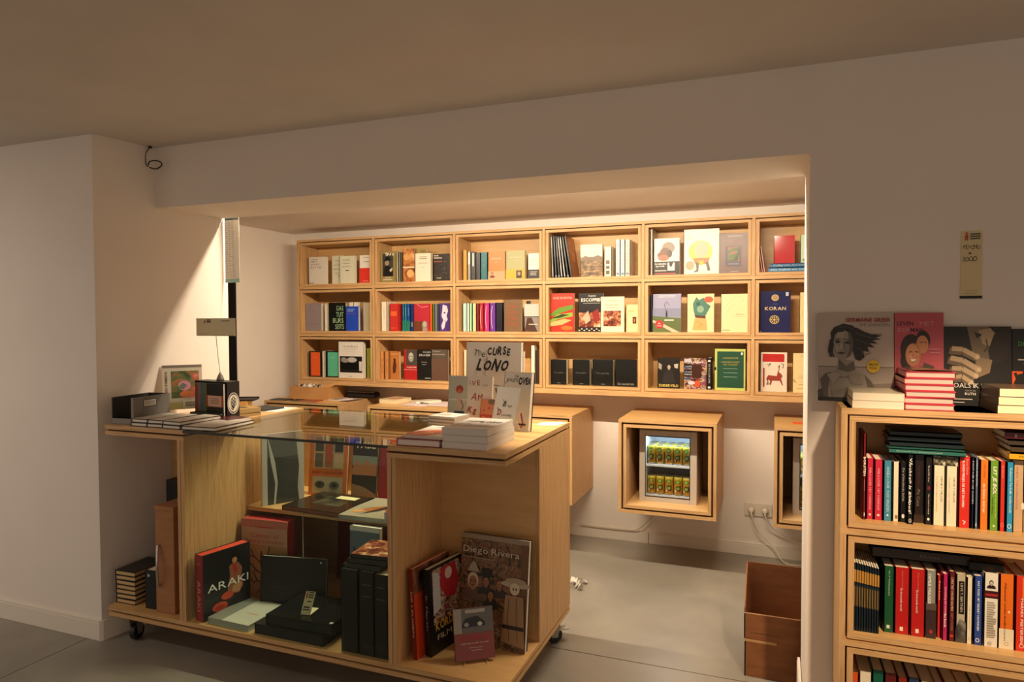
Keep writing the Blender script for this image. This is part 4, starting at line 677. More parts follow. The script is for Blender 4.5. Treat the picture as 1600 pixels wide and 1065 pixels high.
hnd = [('r',0,0,1,1,'#15100d'),('p',[(.35,1),(.66,1),(.8,.9),(.72,.72),(.72,.55),(.55,.42),(.45,.6),(.4,.8)],'#6e5f4c'),('p',[(.52,.95),(.7,.98),(.78,.88),(.68,.75),(.58,.78)],'#a08a70'),('p',[(.45,.93),(.58,.9),(.5,.85)],'#2a211a'),('l',[(.63,.84),(.66,.74),(.6,.68)],.02,'#3a2e24'),('p',[(.75,.9),(.9,.97),(1,.9),(.95,.6),(.7,.5),(.66,.7)],'#241b16'),('p',[(.5,.62),(.72,.58),(.68,.42),(.52,.36),(.46,.5)],'#8a7458')]
for j,(a,b,wd) in enumerate((((.08,.72),(.49,.62),.115),((.06,.60),(.51,.46),.125),((.08,.47),(.47,.38),.115),((.14,.36),(.40,.30),.10))):
    (ax,ay),(bx,by) = a,b
    hnd += [('l',[(ax,ay-.03),((ax+bx)/2,(ay+by)/2+.005),(bx,by-.02)],wd,'#6a5844'),('l',[(ax+.04,ay),((ax+bx)/2,(ay+by)/2+.04),(bx,by)],wd*.7,'#b59c7c'),('e',bx,by,wd*.42,wd*.34,'#b59c7c'),('p',[(bx-.01,by+.02),(bx+.04,by+.005),(bx+.03,by-.03),(bx-.02,by-.01)],'#cbb595')]
hnd += [('t','ZOALS IK HET',.40,.255,.66,.06,'#e8e2d8'),('t','WIL',.86,.255,.16,.06,'#e8e2d8'),('t','GEORGE',.39,.19,.16,.02,'#9a8f84'),('t','RUTH',.39,.15,.16,.033,'#e0d8cc','b'),('r',.12,.075,.42,.088,'#b5aca0'),('r',.12,.035,.3,.047,'#b5aca0'),('t','DE GOEDE',.85,.965,.24,.03,'#4a4038')]
top_book(.5155,.702,.258,'black book showing a hand with folded fingers before a chin','#15100d',hnd,.022)
top_book(.7035,.86,.250,'black book with an orange panel, cut by the right picture edge','#0c0b0a',[('r',0,0,1,.46,'#dd5416'),('p',[(.02,.3),(.1,.42),(.3,.46),(.5,.4),(.6,.2),(.4,.1),(.2,.12)],'#0d0a09'),('e',.35,.28,.12,.08,'#dd5416'),('l',[(.05,.44),(.1,.34)],.05,'#0d0a09'),('l',[(.2,.46),(.24,.36)],.05,'#0d0a09'),('t','DE WERKEN',.42,.81,.62,.06,'#2f7a3a','b'),('r',.1,.6,.7,.615,'#b5aca0'),('r',.2,.55,.7,.565,'#b5aca0')],.02)
# stacks at the front edge of the top
for i in range(2): book(('lower','upper')[i]+' of two white thick books lying in front of the youth portrait', .145, .20, .0245, (.2285+.001*i, 2.405, UT+.025*i), '#c9bfa6', pose='flat', hard=False, pages='#ded2bd', group='white books lying on the bookcase top')
for i in range(6): book(('lowest','second','third','fourth','fifth','topmost')[i]+' of six pink books stacked before the pink couple cover', .134, .20, .0195, (.3755+(0,-.002,.002,0,-.003,.001)[i], 2.41, UT+.02*i), '#c23b4a', pose='flat', pages='#e8b8ac', group='pink books stacked on the bookcase top', rough=.15, rz=(0,.02,-.02,.01,.0,-.01)[i], art=lev if i == 5 else [])
for i in range(3): book(('lowest','middle','topmost')[i]+' of three thick cream-paged books stacked at the right picture edge', .20, .15, .0248, (.608+.002*i, 2.56, UT+.0252*i), '#6e5640', pose='flat', rz=-math.pi/2+1.2708+.15, hard=False, pages='#efe2bd', group='cream-paged books on the bookcase top') if False else book(('lowest','middle','topmost')[i]+' of three thick cream-paged books stacked at the right picture edge', .24, .17, .0248, (.617+.002*i, 2.405, UT+.0252*i), '#6e5640', pose='flat', rz=.03, hard=False, pages='#efe2bd', group='cream-paged books on the bookcase top')
# cards on the wall
c = thing('shelf_card', 'tall cream card reading PSYCHO + SOCIO taped on the right wall', 'sign', (.5665, 2.6375, 1.622))
one('card', (0, .0605, -.0012, 0, 0, .219), P('#d8c89a', .5), c); one('card_holder', (-.001, .0615, -.003, 0, -.003, .006), BLACK, c)
printed([('t','PSYCHO',.5,.76,.8,.075,'#1a1410','j'),('t','+',.42,.665,.16,.04,'#1a1410','b'),('t','SOCIO',.42,.58,.66,.08,'#1a1410','j'),('r',.2,.1,.8,.106,'#a8986c'),('r',.2,.06,.8,.066,'#a8986c')]+logo(.18,.855,.75,.16), .0605, .219, lambda a, b, e: (a, -.0012-e, b), 'logo_print', c)
h = thing('hanging_card', 'long white card of fine print hanging from the beam by the bright left wall', 'sign', (-2.934, 3.0395, 1.771))
m = MB(); m.box(.0, .103, 0, .0014, .006, .366, PAPER); m.build('card', h); printed([('r',0,.0,1,.06,'#8fb0ae'),('r',0,.965,1,1,'#8fb0ae'),('r',.06,.972,.6,.99,'#5a7a78')]+[q for c in range(3) for q in sum([[('r',.06+.31*c+.03*random.random(),.09+.034*k,.30+.31*c-.10*random.random(),.09+.034*k+.005,'#6a625c'),('r',.10+.31*c,.10+.034*k+.004,.27+.31*c-.08*random.random(),.10+.034*k+.008,'#9a928a')] for k in range(25)],[])], .103, .366, lambda a, b, e: (a, -e, b), 'print', h)

# ------------------------------------------------------------------ inside the glass case
CF = .1865; CT = 1.0605
def B1(label, w, h, t, loc, cover, **kw): return book(label, w, h, t, loc, cover, **kw)
pl = figure(.62,.78,.32,'#b88a66','#17110d','#7a3a2a',.8)
B1('thick black book with red spine and large white capitals in the glass case', .247, .305, .058, (-2.408, 2.330, CF), '#17191b', rz=R(78), spine='#9c1f2c', pages='#d8482e',
   art=[('r',0,.3,1,.31,'#26292b'),('r',0,.5,1,.505,'#26292b'),('r',0,.7,1,.705,'#26292b'),('e',.66,.83,.07,.05,'#17110d'),('e',.66,.79,.055,.045,'#b5845f'),('p',[(.54,.72),(.62,.75),(.74,.74),(.82,.64),(.8,.5),(.84,.36),(.74,.26),(.5,.3),(.52,.46),(.56,.56)],'#8f5a44'),('p',[(.6,.72),(.68,.74),(.72,.6),(.66,.56)],'#a8322a'),('p',[(.62,.4),(.82,.42),(.76,.28),(.58,.3)],'#b5845f'),('e',.5,.28,.13,.06,'#c2452f'),('e',.34,.15,.16,.07,'#c2452f'),('e',.34,.14,.1,.035,'#a82f22'),('t','ARAKI',.52,.47,.86,.115,'#e8e6e0')],
   sart=[('v','ARAKI',.5,.38,.46,.42,'#d8a0a0'),('r',.3,.85,.7,.87,'#c26a6a')])
B1('flat grey-white slab book lying beside the red-spined book', .235, .235, .028, (-2.385, 2.335, CF), '#a8aca0', pose='flat', rz=-.02, art=[('r',0,0,.34,1,'#84897f'),('r',.34,0,1,1,'#bfc2b4'),('r',.55,.42,.85,.44,'#c86a5a')], pages='#9ca096')
B1('wide black landscape book standing at the middle of the glass case', .335, .243, .022, (-2.290, 2.555, CF), '#0d0d0e', rz=.19, tilt=.10, rough=.6, art=[('t','KRIEGEN',.30,.42,.32,.05,'#2c2a2a'),('e',.92,.93,.015,.02,'#b8b8b8')], pages='#cfcac0')
B1('lower dark grey box-book lying at the front of the glass case', .360, .245, .044, (-2.118, 2.333, CF), '#151716', pose='flat', rz=.0, pages='#181a19', rough=.5)
B1('upper dark grey box-book with a small sticker lying on another', .335, .25, .045, (-2.062, 2.340, CF+.0446), '#191b1a', pose='flat', rz=.035, pages='#1c1e1d', art=[('r',.94,.04,.985,.1,'#c8ccca')], rough=.2)
c = thing('price_card', 'small folded cream card with a red logo standing on the dark grey boxes', 'sign', (-1.917, 2.39, CF+.0912), R(8))
m = MB(); m.face([(0,0,0),(.046,0,0),(.075,.0,.105),(.029,0,.105)], P('#d8d2a8', .5)); m.face([(0,.0012,0),(.029,.0012,.105),(.075,.0012,.105),(.046,.0012,0)], P('#d8d2a8', .5)); m.build('card', c)
one('card_foot', (.0, .046, .0, .075, 0, .0012), P('#d8d2a8', .5), c)
printed([('r',.36,.55,.8,.6,INK),('r',.15,.3,.75,.36,INK),('r',.1,.2,.8,.25,INK)]+logo(.12,.68,.8,.45), .046, .105, lambda a, b, e: (a + b*.276, -e, b), 'logo_print', c)
V = [(-1.668, .082, .345), (-1.580, .070, .345), (-1.507, .062, .342)]
for i, (x, w, h) in enumerate(V):
    B1(('left','middle','right')[i]+' one of three tall black volumes, spines out, right in the glass case', .21, h, w-.001, (x, 2.336, CF), '#080909', pose='spine', rough=.5, sart=[('r',.2,.84,.8,.85,'#5c605e'),('r',.2,.70,.8,.707,'#5c605e'),('e',.5,.12,.2,.03,'#1f2423')] if i else [('r',.05,.01,.12,.6,'#24303a')], group='tall black volumes in the glass case')
for i in range(3):
    B1(('lowest','middle','topmost')[i]+' of three black picture books lying on the tall black volumes', .18, .19, .017, (-1.665+.012*i, 2.345+.012*i, CF+.346+.0174*i), '#121314', pose='flat', rz=.05*i, art=[('r',0,0,1,1,FOOD)] if i == 2 else [], pages='#3a3a38', group='black picture books on the volumes')
BR = lambda pts, w: ('l', pts, w, '#2a1c14')
B1('tall tan book with black branching coral drawing and red top edge', .262, .388, .065, (-2.470, 2.640, CF), '#b58c5e', rz=.08, pages='#c23a3c', back='#8a2226', art=[('r',0,.68,1,1,'#c49a88'),('r',0,.9,1,1,'#c07a72'),('t','Cabinet of',.52,.80,.62,.055,'#b5463c'),('t','Natural Curiosities',.5,.73,.84,.05,'#b5463c'),('r',.3,.9,.7,.915,'#b5463c'),
   BR([(.55,.02),(.50,.18),(.46,.30),(.42,.45),(.44,.6)],.03),BR([(.46,.30),(.3,.36),(.22,.42),(.1,.44)],.022),BR([(.42,.45),(.28,.52),(.2,.62)],.022),BR([(.28,.52),(.12,.54)],.018),BR([(.44,.5),(.58,.56),(.62,.66)],.022),BR([(.58,.56),(.7,.58)],.018),BR([(.5,.18),(.34,.22),(.28,.3)],.02),BR([(.34,.22),(.26,.18),(.2,.24)],.016),BR([(.5,.2),(.68,.26),(.78,.4)],.022),BR([(.68,.26),(.84,.28)],.016),BR([(.3,.36),(.26,.3)],.014),BR([(.52,.1),(.38,.1),(.32,.05)],.016)])
B1('tall slate blue book with faint large capitals at the right of the case', .158, .425, .03, (-1.822, 2.61, CF), '#5f7480', tilt=.04, art=[('t','MATI',.55,.72,.85,.11,'#2c3a44'),('t','M',.42,.58,.3,.1,'#2c3a44'),('l',[(.2,.45),(.35,.3),(.3,.1)],.03,'#3a4a54'),('r',0,.95,1,1,'#c8cfcc')])
B1('large dark red book standing in shadow under the case shelf', .36, .36, .04, (-2.17, 3.00, CF), '#6a1016', tilt=.08); B1('large dark red book lying flat under the case shelf', .3, .22, .05, (-1.85, 2.78, CF), '#5c0e14', pose='flat')
SZ = .6205
t = thing('wrapped_album', 'tall white-bordered album in shiny clear wrapping on the case shelf', 'book', (-2.402, 2.715, SZ), R(60))
o = one('cover', (0, .215, 0, .025, 0, .36), P('#d0ccc2', .4), t); one('page_block', (.002, .213, .025, .029, .002, .358), P('#d8d0c0', .8), t)
printed([('r',.12,.0,.88,1,'#3f4646'),('r',.12,.66,.88,1,'#59605e'),('p',[(.12,1),(.3,.6),(.36,.3),(.3,.0),(.26,.0),(.3,.3),(.2,.6)],'#c2c4bc'),('p',[(.8,1),(.88,.5),(.84,.2),(.88,0),(1,0),(1,1)],'#b9b6ac')], .215, .36, lambda a, b, e: (a, -e, b), 'cover_picture', t)  # pale streaks and light border paint the wrapping's reflections into the cover
m = MB(); n = 9
for i in range(n):
    a, b = i/n, (i+1)/n; f = lambda q: -.004 - .006*abs(math.sin(q*9.0))
    m.face([(.215*a, f(a), 0), (.215*b, f(b), 0), (.215*b, f(b)*.6, .36), (.215*a, f(a)*.7, .36)], CLEAR)
m.build('plastic_wrap', t)
B1('orange book with six small pictures above a pair of eyes', .225, .325, .02, (-2.335, 2.985, SZ), '#c2672a', rz=.10, tilt=.12, art=[('r',.1,.44,.9,.97,'#b5a284'),('r',.1,.04,.9,.31,'#a39c80')]+[('r',.14+.26*i,.46+.26*j,.36+.26*i,.69+.26*j,('#5a5446','#8f6a4c','#b5a27c','#3a3a38','#7a705a','#23282c')[i+3*j]) for i in range(3) for j in range(2)]+[('p',[(.4,.8),(.55,.95),(.62,.6),(.48,.5)],'#a8482c'),('e',.3,.18,.13,.06,'#3c4038'),('e',.68,.18,.13,.06,'#4c5048'),('e',.3,.18,.05,.03,'#12110f'),('e',.68,.18,.05,.03,'#12110f'),('t','HARRY VAN DE KUNST',.5,.375,.82,.05,'#7a2e14','b')], sart=[])
B1('black book with bold cream capitals over an orange mountain photo', .145, .335, .02, (-2.085, 3.015, SZ), '#17110e', rz=.06, tilt=.12, art=[('t','TABL',.5,.83,.84,.10,'#e8d8b8','b'),('r',0,.1,1,.66,'#2a211a'),('r',0,.5,1,.66,'#7d8880'),('p',[(0,.45),(.2,.6),(.4,.5),(.55,.62),(.8,.52),(1,.56),(1,.36),(0,.36)],'#a8704c'),('p',[(0,0),(1,0),(1,.08),(.5,.18),(0,.22)],'#8a6a4e')])
B1('plain crimson book at the right end of the case shelf', .14, .335, .02, (-1.925, 3.02, SZ), '#8e1a20', rz=.0, tilt=.12, art=[('r',.88,.38,.96,.48,'#c8b8a0')])
B1('dark brown picture book lying flat on the case shelf, left', .345, .30, .022, (-2.270, 2.70, SZ), '#2a221c', pose='flat', rz=-.06, rough=.15, art=[('r',.3,.3,.8,.8,mottle('dim_photo',[(.35,'#1f1c18'),(.6,'#5c5648'),(.75,'#8a8270')],8,.2))], pages='#8a5a4a')
m_ = thing('paper_slip', 'small yellowish paper slip on the dark flat picture book', 'paper', (-2.10, 2.90, SZ+.0226), -.05); one('slip', (0, .12, 0, .05, 0, .0008), P('#d8cfa0', .6), m_)
B1('pale picture book with dancing figures lying flat on the case shelf, right', .30, .32, .022, (-1.915, 2.665, SZ), '#a39a88', pose='flat', rz=.03, art=[('p',[(.1,.2),(.3,.5),(.5,.6),(.45,.3)],'#a8683a'),('p',[(.3,.1),(.5,.3),(.75,.75),(.6,.8),(.45,.45)],'#3a2e26'),('p',[(.6,.4),(.85,.6),(.9,.3),(.7,.25)],'#9a2c2a'),('e',.2,.25,.1,.08,'#c8905c')], pages='#9aa09a')
B1('cream paperback lying at the right end of the case shelf', .12, .2, .03, (-1.60, 2.72, SZ), '#cfc8b0', pose='flat', rz=-.12)

# ------------------------------------------------------------------ right end compartment of the counter
B1('tall orange book leaning on the left panel of the right compartment', .26, .365, .02, (-1.335, 2.375, CF), '#c9431c', rz=R(82), tilt=.06, spine='#7a2012', art=[('r',0,.72,1,1,mottle('printed_bodies',[(.35,'#1d120e'),(.55,'#8a5a40'),(.7,'#c9a080')],14,.35)),('r',.3,.22,.8,.42,'#7a1a14'),('r',.36,.26,.74,.38,'#c9431c')], sart=[('v','DE LEUGEN',.5,.5,.5,.4,'#e8c8a8')])
B1('black book with a red figure and yellow capitals, second against the panel', .245, .355, .028, (-1.290, 2.415, CF), '#101012', rz=R(80), tilt=.05, art=[('r',.1,.34,.95,.97,GAUDY),('p',[(.35,.95),(.75,.96),(.85,.7),(.7,.55),(.45,.6),(.3,.75)],'#a8222c'),('e',.55,.86,.1,.07,'#c8b8b0'),('p',[(.1,.45),(.3,.5),(.3,.9),(.12,.95)],'#b5b8bc'),('t','KORDA',.45,.31,.62,.10,'#c9a03a','b'),('t','FILM',.38,.18,.4,.06,'#c9c0a8')], sart=[('v','K. Martin',.5,.5,.4,.3,'#a8a8a8')])
B1('large book with a crowd in hats painted on its cover', .315, .452, .03, (-1.262, 2.592, CF), '#3a2a1c', rz=-.06, tilt=.12, pages='#cfc6bd', art=[('r',0,0,1,1,CROWD),('r',0,.96,1,1,'#9a8870'),('r',.9,0,1,.96,'#6b4a2a')]+
   sum([figure(x,y,s,'#9a6a48',h_,cl,.72) for x,y,s,h_,cl in ((.2,.56,.36,'#c9b8a0','#6a4a3c'),(.4,.58,.26,'#15100c','#2e2a22'),(.6,.57,.26,'#5a1f18','#3a2c28'),(.48,.46,.24,'#2c1a10','#2a3226'))],[])+
   [('p',[(.12,.66),(.3,.66),(.24,.74),(.2,.76),(.16,.72)],'#a89a84'),('r',.33,.64,.48,.70,'#15100c'),('r',.28,.63,.53,.645,'#15100c'),('e',.84,.6,.22,.03,'#b5a68c'),('e',.84,.63,.15,.03,'#a8967c'),('e',.83,.56,.07,.055,'#cfc2a4'),('r',.8,.55,.82,.57,'#1a1410'),('r',.84,.55,.86,.57,'#1a1410'),('p',[(.7,.5),(.96,.5),(1,.05),(.66,.08)],'#9a7a58'),('l',[(.76,.48),(.74,.3),(.78,.1)],.012,'#6a4c34'),('l',[(.86,.48),(.87,.3),(.9,.1)],.012,'#6a4c34'),('r',.67,.2,.98,.235,'#2a1e18'),('t','Diego Rivera',.46,.855,.84,.075,'#d8ccb8'),('r',.04,.785,.5,.797,'#8f7c62'),('t','M',.12,.935,.08,.03,'#a8967c')])
B1('small red-brown book with a car photo on a tiny wire stand', .162, .195, .014, (-1.172, 2.392, CF+.014), '#7d3a36', rz=.62, tilt=.30, art=[('r',0,.52,1,1,'#5a5854'),('r',0,.52,.2,1,'#8f877c'),('p',[(.2,.68),(.3,.80),(.6,.84),(.78,.72),(.8,.64),(.2,.62)],'#17171a'),('e',.66,.68,.06,.04,'#b5b5b0'),('e',.32,.68,.06,.04,'#8a8a86'),('r',.3,.9,.8,.97,'#a09a90'),('t','BERNINA',.5,.42,.74,.085,'#9c2f2c','b'),('t','mijn huis in de wereld',.5,.32,.7,.04,'#d8bcb0'),('r',.35,.23,.7,.24,'#c09a90'),('r',.4,.18,.7,.19,'#c09a90')])
def easel(label, x, y, z, rz, w, h, tilt):
    t = thing('book_easel', label, 'stand', (x, y, z), rz, 'little wire book stands'); s, c_ = math.sin(tilt), math.cos(tilt)
    for k in (-w/2, w/2):
        m = MB(); m.tube(arc([(k, -.022, .016), (k, -.022, .004), (k, -.012, .003), (k, .012, .008), (k, .012+s*h, .008+c_*h)], 4), .0016, CHROME, 6); m.build('wire_side', t)
        m = MB(); m.tube([(k, .012+s*h*.8, .008+c_*h*.8), (k*.8, .06+s*h, .0016)], .0016, CHROME, 6); m.build('wire_leg', t)
    m = MB(); m.tube([(-w/2, .012+s*h, .008+c_*h), (w/2, .012+s*h, .008+c_*h)], .0016, CHROME, 6); m.build('wire_bar', t)
    return t
easel('tiny wire stand under the small red-brown book', -1.112, 2.442, CF, .62, .09, .10, .30)

# ------------------------------------------------------------------ left end compartment of the counter
for i in range(7):
    B1(('lowest','second','third','fourth','fifth','sixth','topmost')[i]+' of seven small black books stacked in the left compartment', .122, .195, .0222, (-3.000+(0,.001,-.002,.001,0,-.002,-.003)[i]+.014, 2.355, CF+.0226*i), '#120f0d', pose='flat', rz=.03+.012*((i*3)%4-1), hard=True, pages='#c9a878', group='small black books stacked in the left compartment')
B1('small navy book standing beside the stack of black books', .085, .185, .06, (-2.790, 2.355, CF), '#12161c', rz=.08, art=[('t','Bergman',.5,.5,.6,.08,'#2c3138'),('e',.24,.86,.08,.04,'#a8acb0')])
t = thing('box_file', 'tall brown cardboard box file with a curved metal handle', 'box', (-2.652, 2.345, CF), R(3))
one('file_box', (-.055, .055, 0, .30, 0, .50), BOARDPAPER, t, bevel=.003); one('file_lid', (-.057, .057, -.003, .30, .485, .503), BOARDPAPER, t)
m = MB(); m.tube(arc([(-.03, -.002, .13), (-.03, -.012, .14), (-.022, -.024, .20), (-.022, -.024, .25), (-.03, -.012, .31), (-.03, -.002, .32)]), .006, CHROME); m.build('handle', t, smooth=True)
t = thing('dark_case', 'tall black case standing in shadow behind the brown box file', 'case', (-2.865, 2.575, CF), .03)
one('case_body', (-.06, .06, 0, .12, 0, .36), BLACK, t, bevel=.004); one('case_body', (-.03, .06, .0, .12, .3605, .56), BLACK, t, bevel=.004)
t = thing('compartment_cable', 'dark cable hanging diagonally at the back of the left compartment', 'cable', (-2.9, 2.69, 0)); m = MB(); m.tube(arc([(.0-.03, 0, 1.01), (.02, -.005, .93), (.07, -.01, .82), (.11, -.03, .74)]), .004, DARK); m.build('cable_run', t)

# ------------------------------------------------------------------ on the counter, left
t = thing('magazine_file', 'grey cardboard magazine file with a small label, open end to the front', 'magazine file', (-2.905, 2.345, CT), R(7))
g = P('#6f6c68', .6); inner_shade = P('#2c2a2a', .8); w, d, h, k = .064, .235, .128, .003  # second grey paints the darkness inside the file onto thin inner sheets
one('file_side', (-w, -w+k, 0, d, 0, h), g, t); one('file_side', (w-k, w, 0, d, 0, h), g, t); one('file_base', (-w+k, w-k, 0, d, 0, k), g, t); one('file_back', (-w+k, w-k, d-k, d, k, h), g, t)
one('liner_or_shade', (-w+k, -w+k+.001, .004, d-k, k, h-.002), inner_shade, t); one('liner_or_shade', (w-k-.001, w-k, .004, d-k, k, h-.002), inner_shade, t); one('liner_or_shade', (-w+k+.001, w-k-.001, d-k-.001, d-k, k, h-.002), inner_shade, t)
one('front_lip', (-w+k, w-k, 0, .003, k, .028), P('#85827e', .6), t); one('front_post', (w-k-.012, w-k, 0, .003, .028, h), P('#85827e', .6), t); one('liner_or_shade', (-w+k, w-k, .004, d-k, k, k+.001), inner_shade, t)
printed([('r',0,0,1,1,'#2a2826'),('r',.05,.08,.95,.92,'#cfcac0')]+lines(.12,.88,.2,.8,3,'#8a847a',False), .085, .034, lambda a, b, e: (w+e, .06+a, .078+b), 'file_label', t)
NB = [(-2.830, 2.325, .097, .22, .02, 2), (-2.728, 2.325, .093, .22, .03, 2), (-2.630, 2.322, .110, .24, -.03, 2), (-2.513, 2.322, .19, .26, .06, 1)]
for i, (x, y, w, d, rz, n) in enumerate(NB):
    for j in range(n):
        B1((('lower' if j == 0 else 'upper')+' white-paged notebook, '+('left','second','third')[i]+' pair on the counter') if n == 2 else 'wide white-paged notebook with black edge, last on the counter', w, d, .017, (x+.002*j, y+.002*j, CT+.0176*j), '#1d1a18', pose='flat', rz=rz-.01*j, pages='#e2dacd', art=[('r',.03,.015,.97,.985,'#c2b9ac'),('l',[(.03,.55),(.3,.68),(.95,.72)],.02,'#2a2420')] if j or n == 1 else [], group='white-paged notebooks on the counter')
for i in range(3): B1(('lowest','middle','topmost')[i]+' of three thin black books behind the notebooks', .20, .16, .011, (-2.80+.02*i, 2.60+.004*i, CT+.0114*i), '#141614' if i != 1 else '#2c3524', pose='flat', rz=.1-.06*i, hard=False, pages='#3c4434', group='thin black books behind the notebooks')
t = thing('bird_calendar', 'tilted calendar with flowers and a small bird picture, leaning on the left wall', 'calendar', (-2.935, 2.600, CT+.036), R(50))
T_ = Matrix.Rotation(-.30, 4, 'X')
m = MB(); m.box(0, .19, 0, .006, 0, .225, P('#b5ab98', .6), M=T_); m.build('sheet', t)
m = MB(); m.box(.0, .19, -.002, .008, .223, .235, P('#6a6258', .5), M=T_); m.build('binding', t)
printed([('r',.22,.26,.92,.90,GARDEN),('e',.55,.55,.16,.12,'#b5788a'),('e',.6,.35,.18,.08,'#b5683a'),('p',[(.38,.5),(.5,.62),(.62,.56),(.52,.46)],'#5c6a5a'),('r',0,.0,1,.16,'#a39c60'),('r',.5,.02,.95,.2,'#c9bda5'),('v','BLOEMEN & VOGELS',.1,.58,.6,.06,'#5a3a30','b')]+lines(.55,.9,.05,.17,3,'#5a5048',False), .19, .225, lambda a, b, e: tuple(T_ @ Vector((a, -e, b))), 'calendar_print', t)
# display rack with booklets
rz = -.123; t = thing('booklet_rack', 'black display rack of slim booklets with a round white emblem on its side', 'rack', (-2.790, 2.670, CT), rz)
w, d, h, k = .242, .075, .188, .004
one('rack_base', (0, w, 0, d, 0, k), BLACK, t); one('rack_top', (0, w, 0, d, h-k, h), BLACK, t); one('rack_side', (0, k, 0, d, k, h-k), BLACK, t); one('rack_back', (k, w-k, d-k, d, k, h-k), BLACK, t); one('rack_side', (w-k, w, 0, d, k, h-k), BLACK, t)
printed([('o',.5,.42,.47,.285,.05,'#d8d0c0'),('e',.5,.42,.39,.235,'#d8d0c0')]+[('o',.5+.12*a,.42+.075*b,.10,.06,.05,'#1a1614') for a, b in ((-1,1),(0,1.6),(1,1),(-1,-.2),(0,.3),(1,-.2),(0,-1.0),(-.6,-1.6))], d, h, lambda a, b, e: (w+e, a, b), 'emblem', t)
Tr = Matrix.Translation((-2.790, 2.670, CT)) @ Matrix.Rotation(rz, 4, 'Z')
for i, c in enumerate(('#8a3a34','#6a4a4a','#a05c5c','#7a6674','#56686c','#3c6a64','#4a7a70','#66623c','#9a8440','#b89a48')):
    p = Tr @ Vector((.006 + .0103*i, -.003, k+.0004))
    B1(('leftmost','second','third','fourth','fifth','sixth','seventh','eighth','ninth','rightmost')[i]+' of ten slim coloured booklets upright in the black rack', .066, .174, .0098, tuple(p), c, pose='spine', rz=rz, hard=False, group='slim booklets in the black rack')
p = Tr @ Vector((.112, -.018, .0005)); B1('black booklet with a red band and pale label on the front of the rack', .124, .180, .015, tuple(p), '#141414', rz=rz, art=[('r',0,.34,1,.66,'#a8442c'),('r',.1,.35,.9,.65,'#cfa894')]+lines(.25,.75,.42,.6,3,'#9a7a68',False), spine='#141414', pages='#e2d8c6')
# card on a wire stand
t = thing('card_stand', 'cream price card held by a thin wire on a cone, standing on the black rack', 'stand', (-2.640, 2.690, CT+.1885), .0)
m = MB(); m.lathe([(.019, 0), (.018, .008), (.012, .026), (.004, .040), (.002, .044)], P('#6a5f54', .45), 18); m.build('cone_base', t, smooth=True)
m = MB(); m.tube([(0, 0, .04), (-.010, -.004, .13), (-.020, -.004, .235)], .0016, STEEL, 6); m.build('wire', t)
m = MB(); m.box(-.148, .108, -.006, -.0045, .228, .318, P('#d8cba0', .5)); m.build('card', t)
mapc = lambda a, b, e: (-.148 + a, -.006 - e, .228 + b)
printed([('r',.64,.83,.86,.87,INK),('r',.03,.0,.97,.03,'#8a7c58'),('r',.08,.12,.3,.135,'#a89a70')]+logo(.2,.72,.2,.8)[:2]+[('r',.275,.76+.06*i,.38,.80+.06*i,INK) for i in range(3)], .256, .09, mapc, 'logo_print', t)
for i in range(6): B1(('lowest','second','third','fourth','fifth','topmost')[i]+' of six yellow-topped booklets stacked on the glass', .125, .135, .0064, (-2.672+(0,.002,-.002,.001,0,.001)[i], 2.745, CT+.0068*i), '#a8843c', pose='flat', rz=-.33+.02*(i%3), hard=False, pages='#a8926a', spine='#6a3a24', art=[('e',.4,.55,.25,.16,'#3a3424')] if i == 5 else [], group='yellow-topped booklets on the glass')
for i in range(2): B1(('lower','upper')[i]+' of two maroon booklets lying over the white notebooks', .15, .13, .0085, (-2.575-.012*i, 2.545+.004*i, CT+.0005+.009*i) , '#4a1418' if i else '#c8beb0', pose='flat', rz=-.16, hard=False, pages='#d6cabc', group='maroon booklets on the counter')
t = thing('paper_sheet', 'white paper sheet under the dark folder on the counter back', 'paper', (-2.695, 2.935, CT), .12); one('sheet', (0, .19, 0, .20, 0, .0008), P('#e2d8d2', .6), t)
t = thing('dark_folder', 'dark blue-grey folder lying on white paper at the counter back', 'folder', (-2.745, 2.97, CT+.0012), -.12); one('folder_cover', (0, .155, 0, .14, 0, .009), P('#23282e', .5), t); one('folder_pages', (.002, .153, -.0006, .139, .002, .007), P('#5a6066', .7), t)
t = thing('wood_block', 'small pale wooden block under the black tray at the counter back', 'block', (-2.885, 3.02, CT), .3); one('block_body', (0, .09, 0, .07, 0, .036), PLYH, t, bevel=.002)
t = thing('black_tray', 'thin black tray lying tilted on a wooden block at the counter back', 'tray', (-2.915, 2.995, CT+.037), .45); m = MB(); m.box(0, .165, 0, .11, 0, .009, BLACK); m.build('tray_plate', t, bevel=.002); one('tray_rim', (0, .165, .104, .11, .009, .014), BLACK, t)

# ------------------------------------------------------------------ on the counter, right
for i in range(9):
    z = CT + .0073*i
    t = thing('music_disc_case', ('lowest','second','third','fourth','fifth','sixth','seventh','eighth','topmost')[i]+' of nine disc cases stacked beside the white books', 'disc case', (-1.452+(0,.001,-.001,.002,0,-.002,.001,0,-.001)[i], 2.70, z), -.14, 'disc cases stacked on the counter')
    one('case_shell', (0, .142, 0, .125, 0, .0071), P('#b9b4ac', .12), t)
    one('paper_inlay', (.003, .139, -.0005, .1255, .0018, .0046), P('#7d6f66' if i % 2 else '#d8d0c8', .5), t)
    if i == 8: printed([('r',.05,.05,.95,.95,'#d6cfc4'),('p',[(.1,.8),(.5,.7),(.6,.3),(.2,.2)],'#a8a092'),('l',[(.1,.2),(.5,.6),(.9,.3)],.02,INK)], .142, .125, lambda a, b, e: (a, b, .0071+e), 'inlay_picture', t)
B1('red clothbound book lying lowest at the front of the counter', .185, .27, .028, (-1.392, 2.325, CT), '#7d1f22', pose='flat', rz=.05, pages='#e2d4cc')
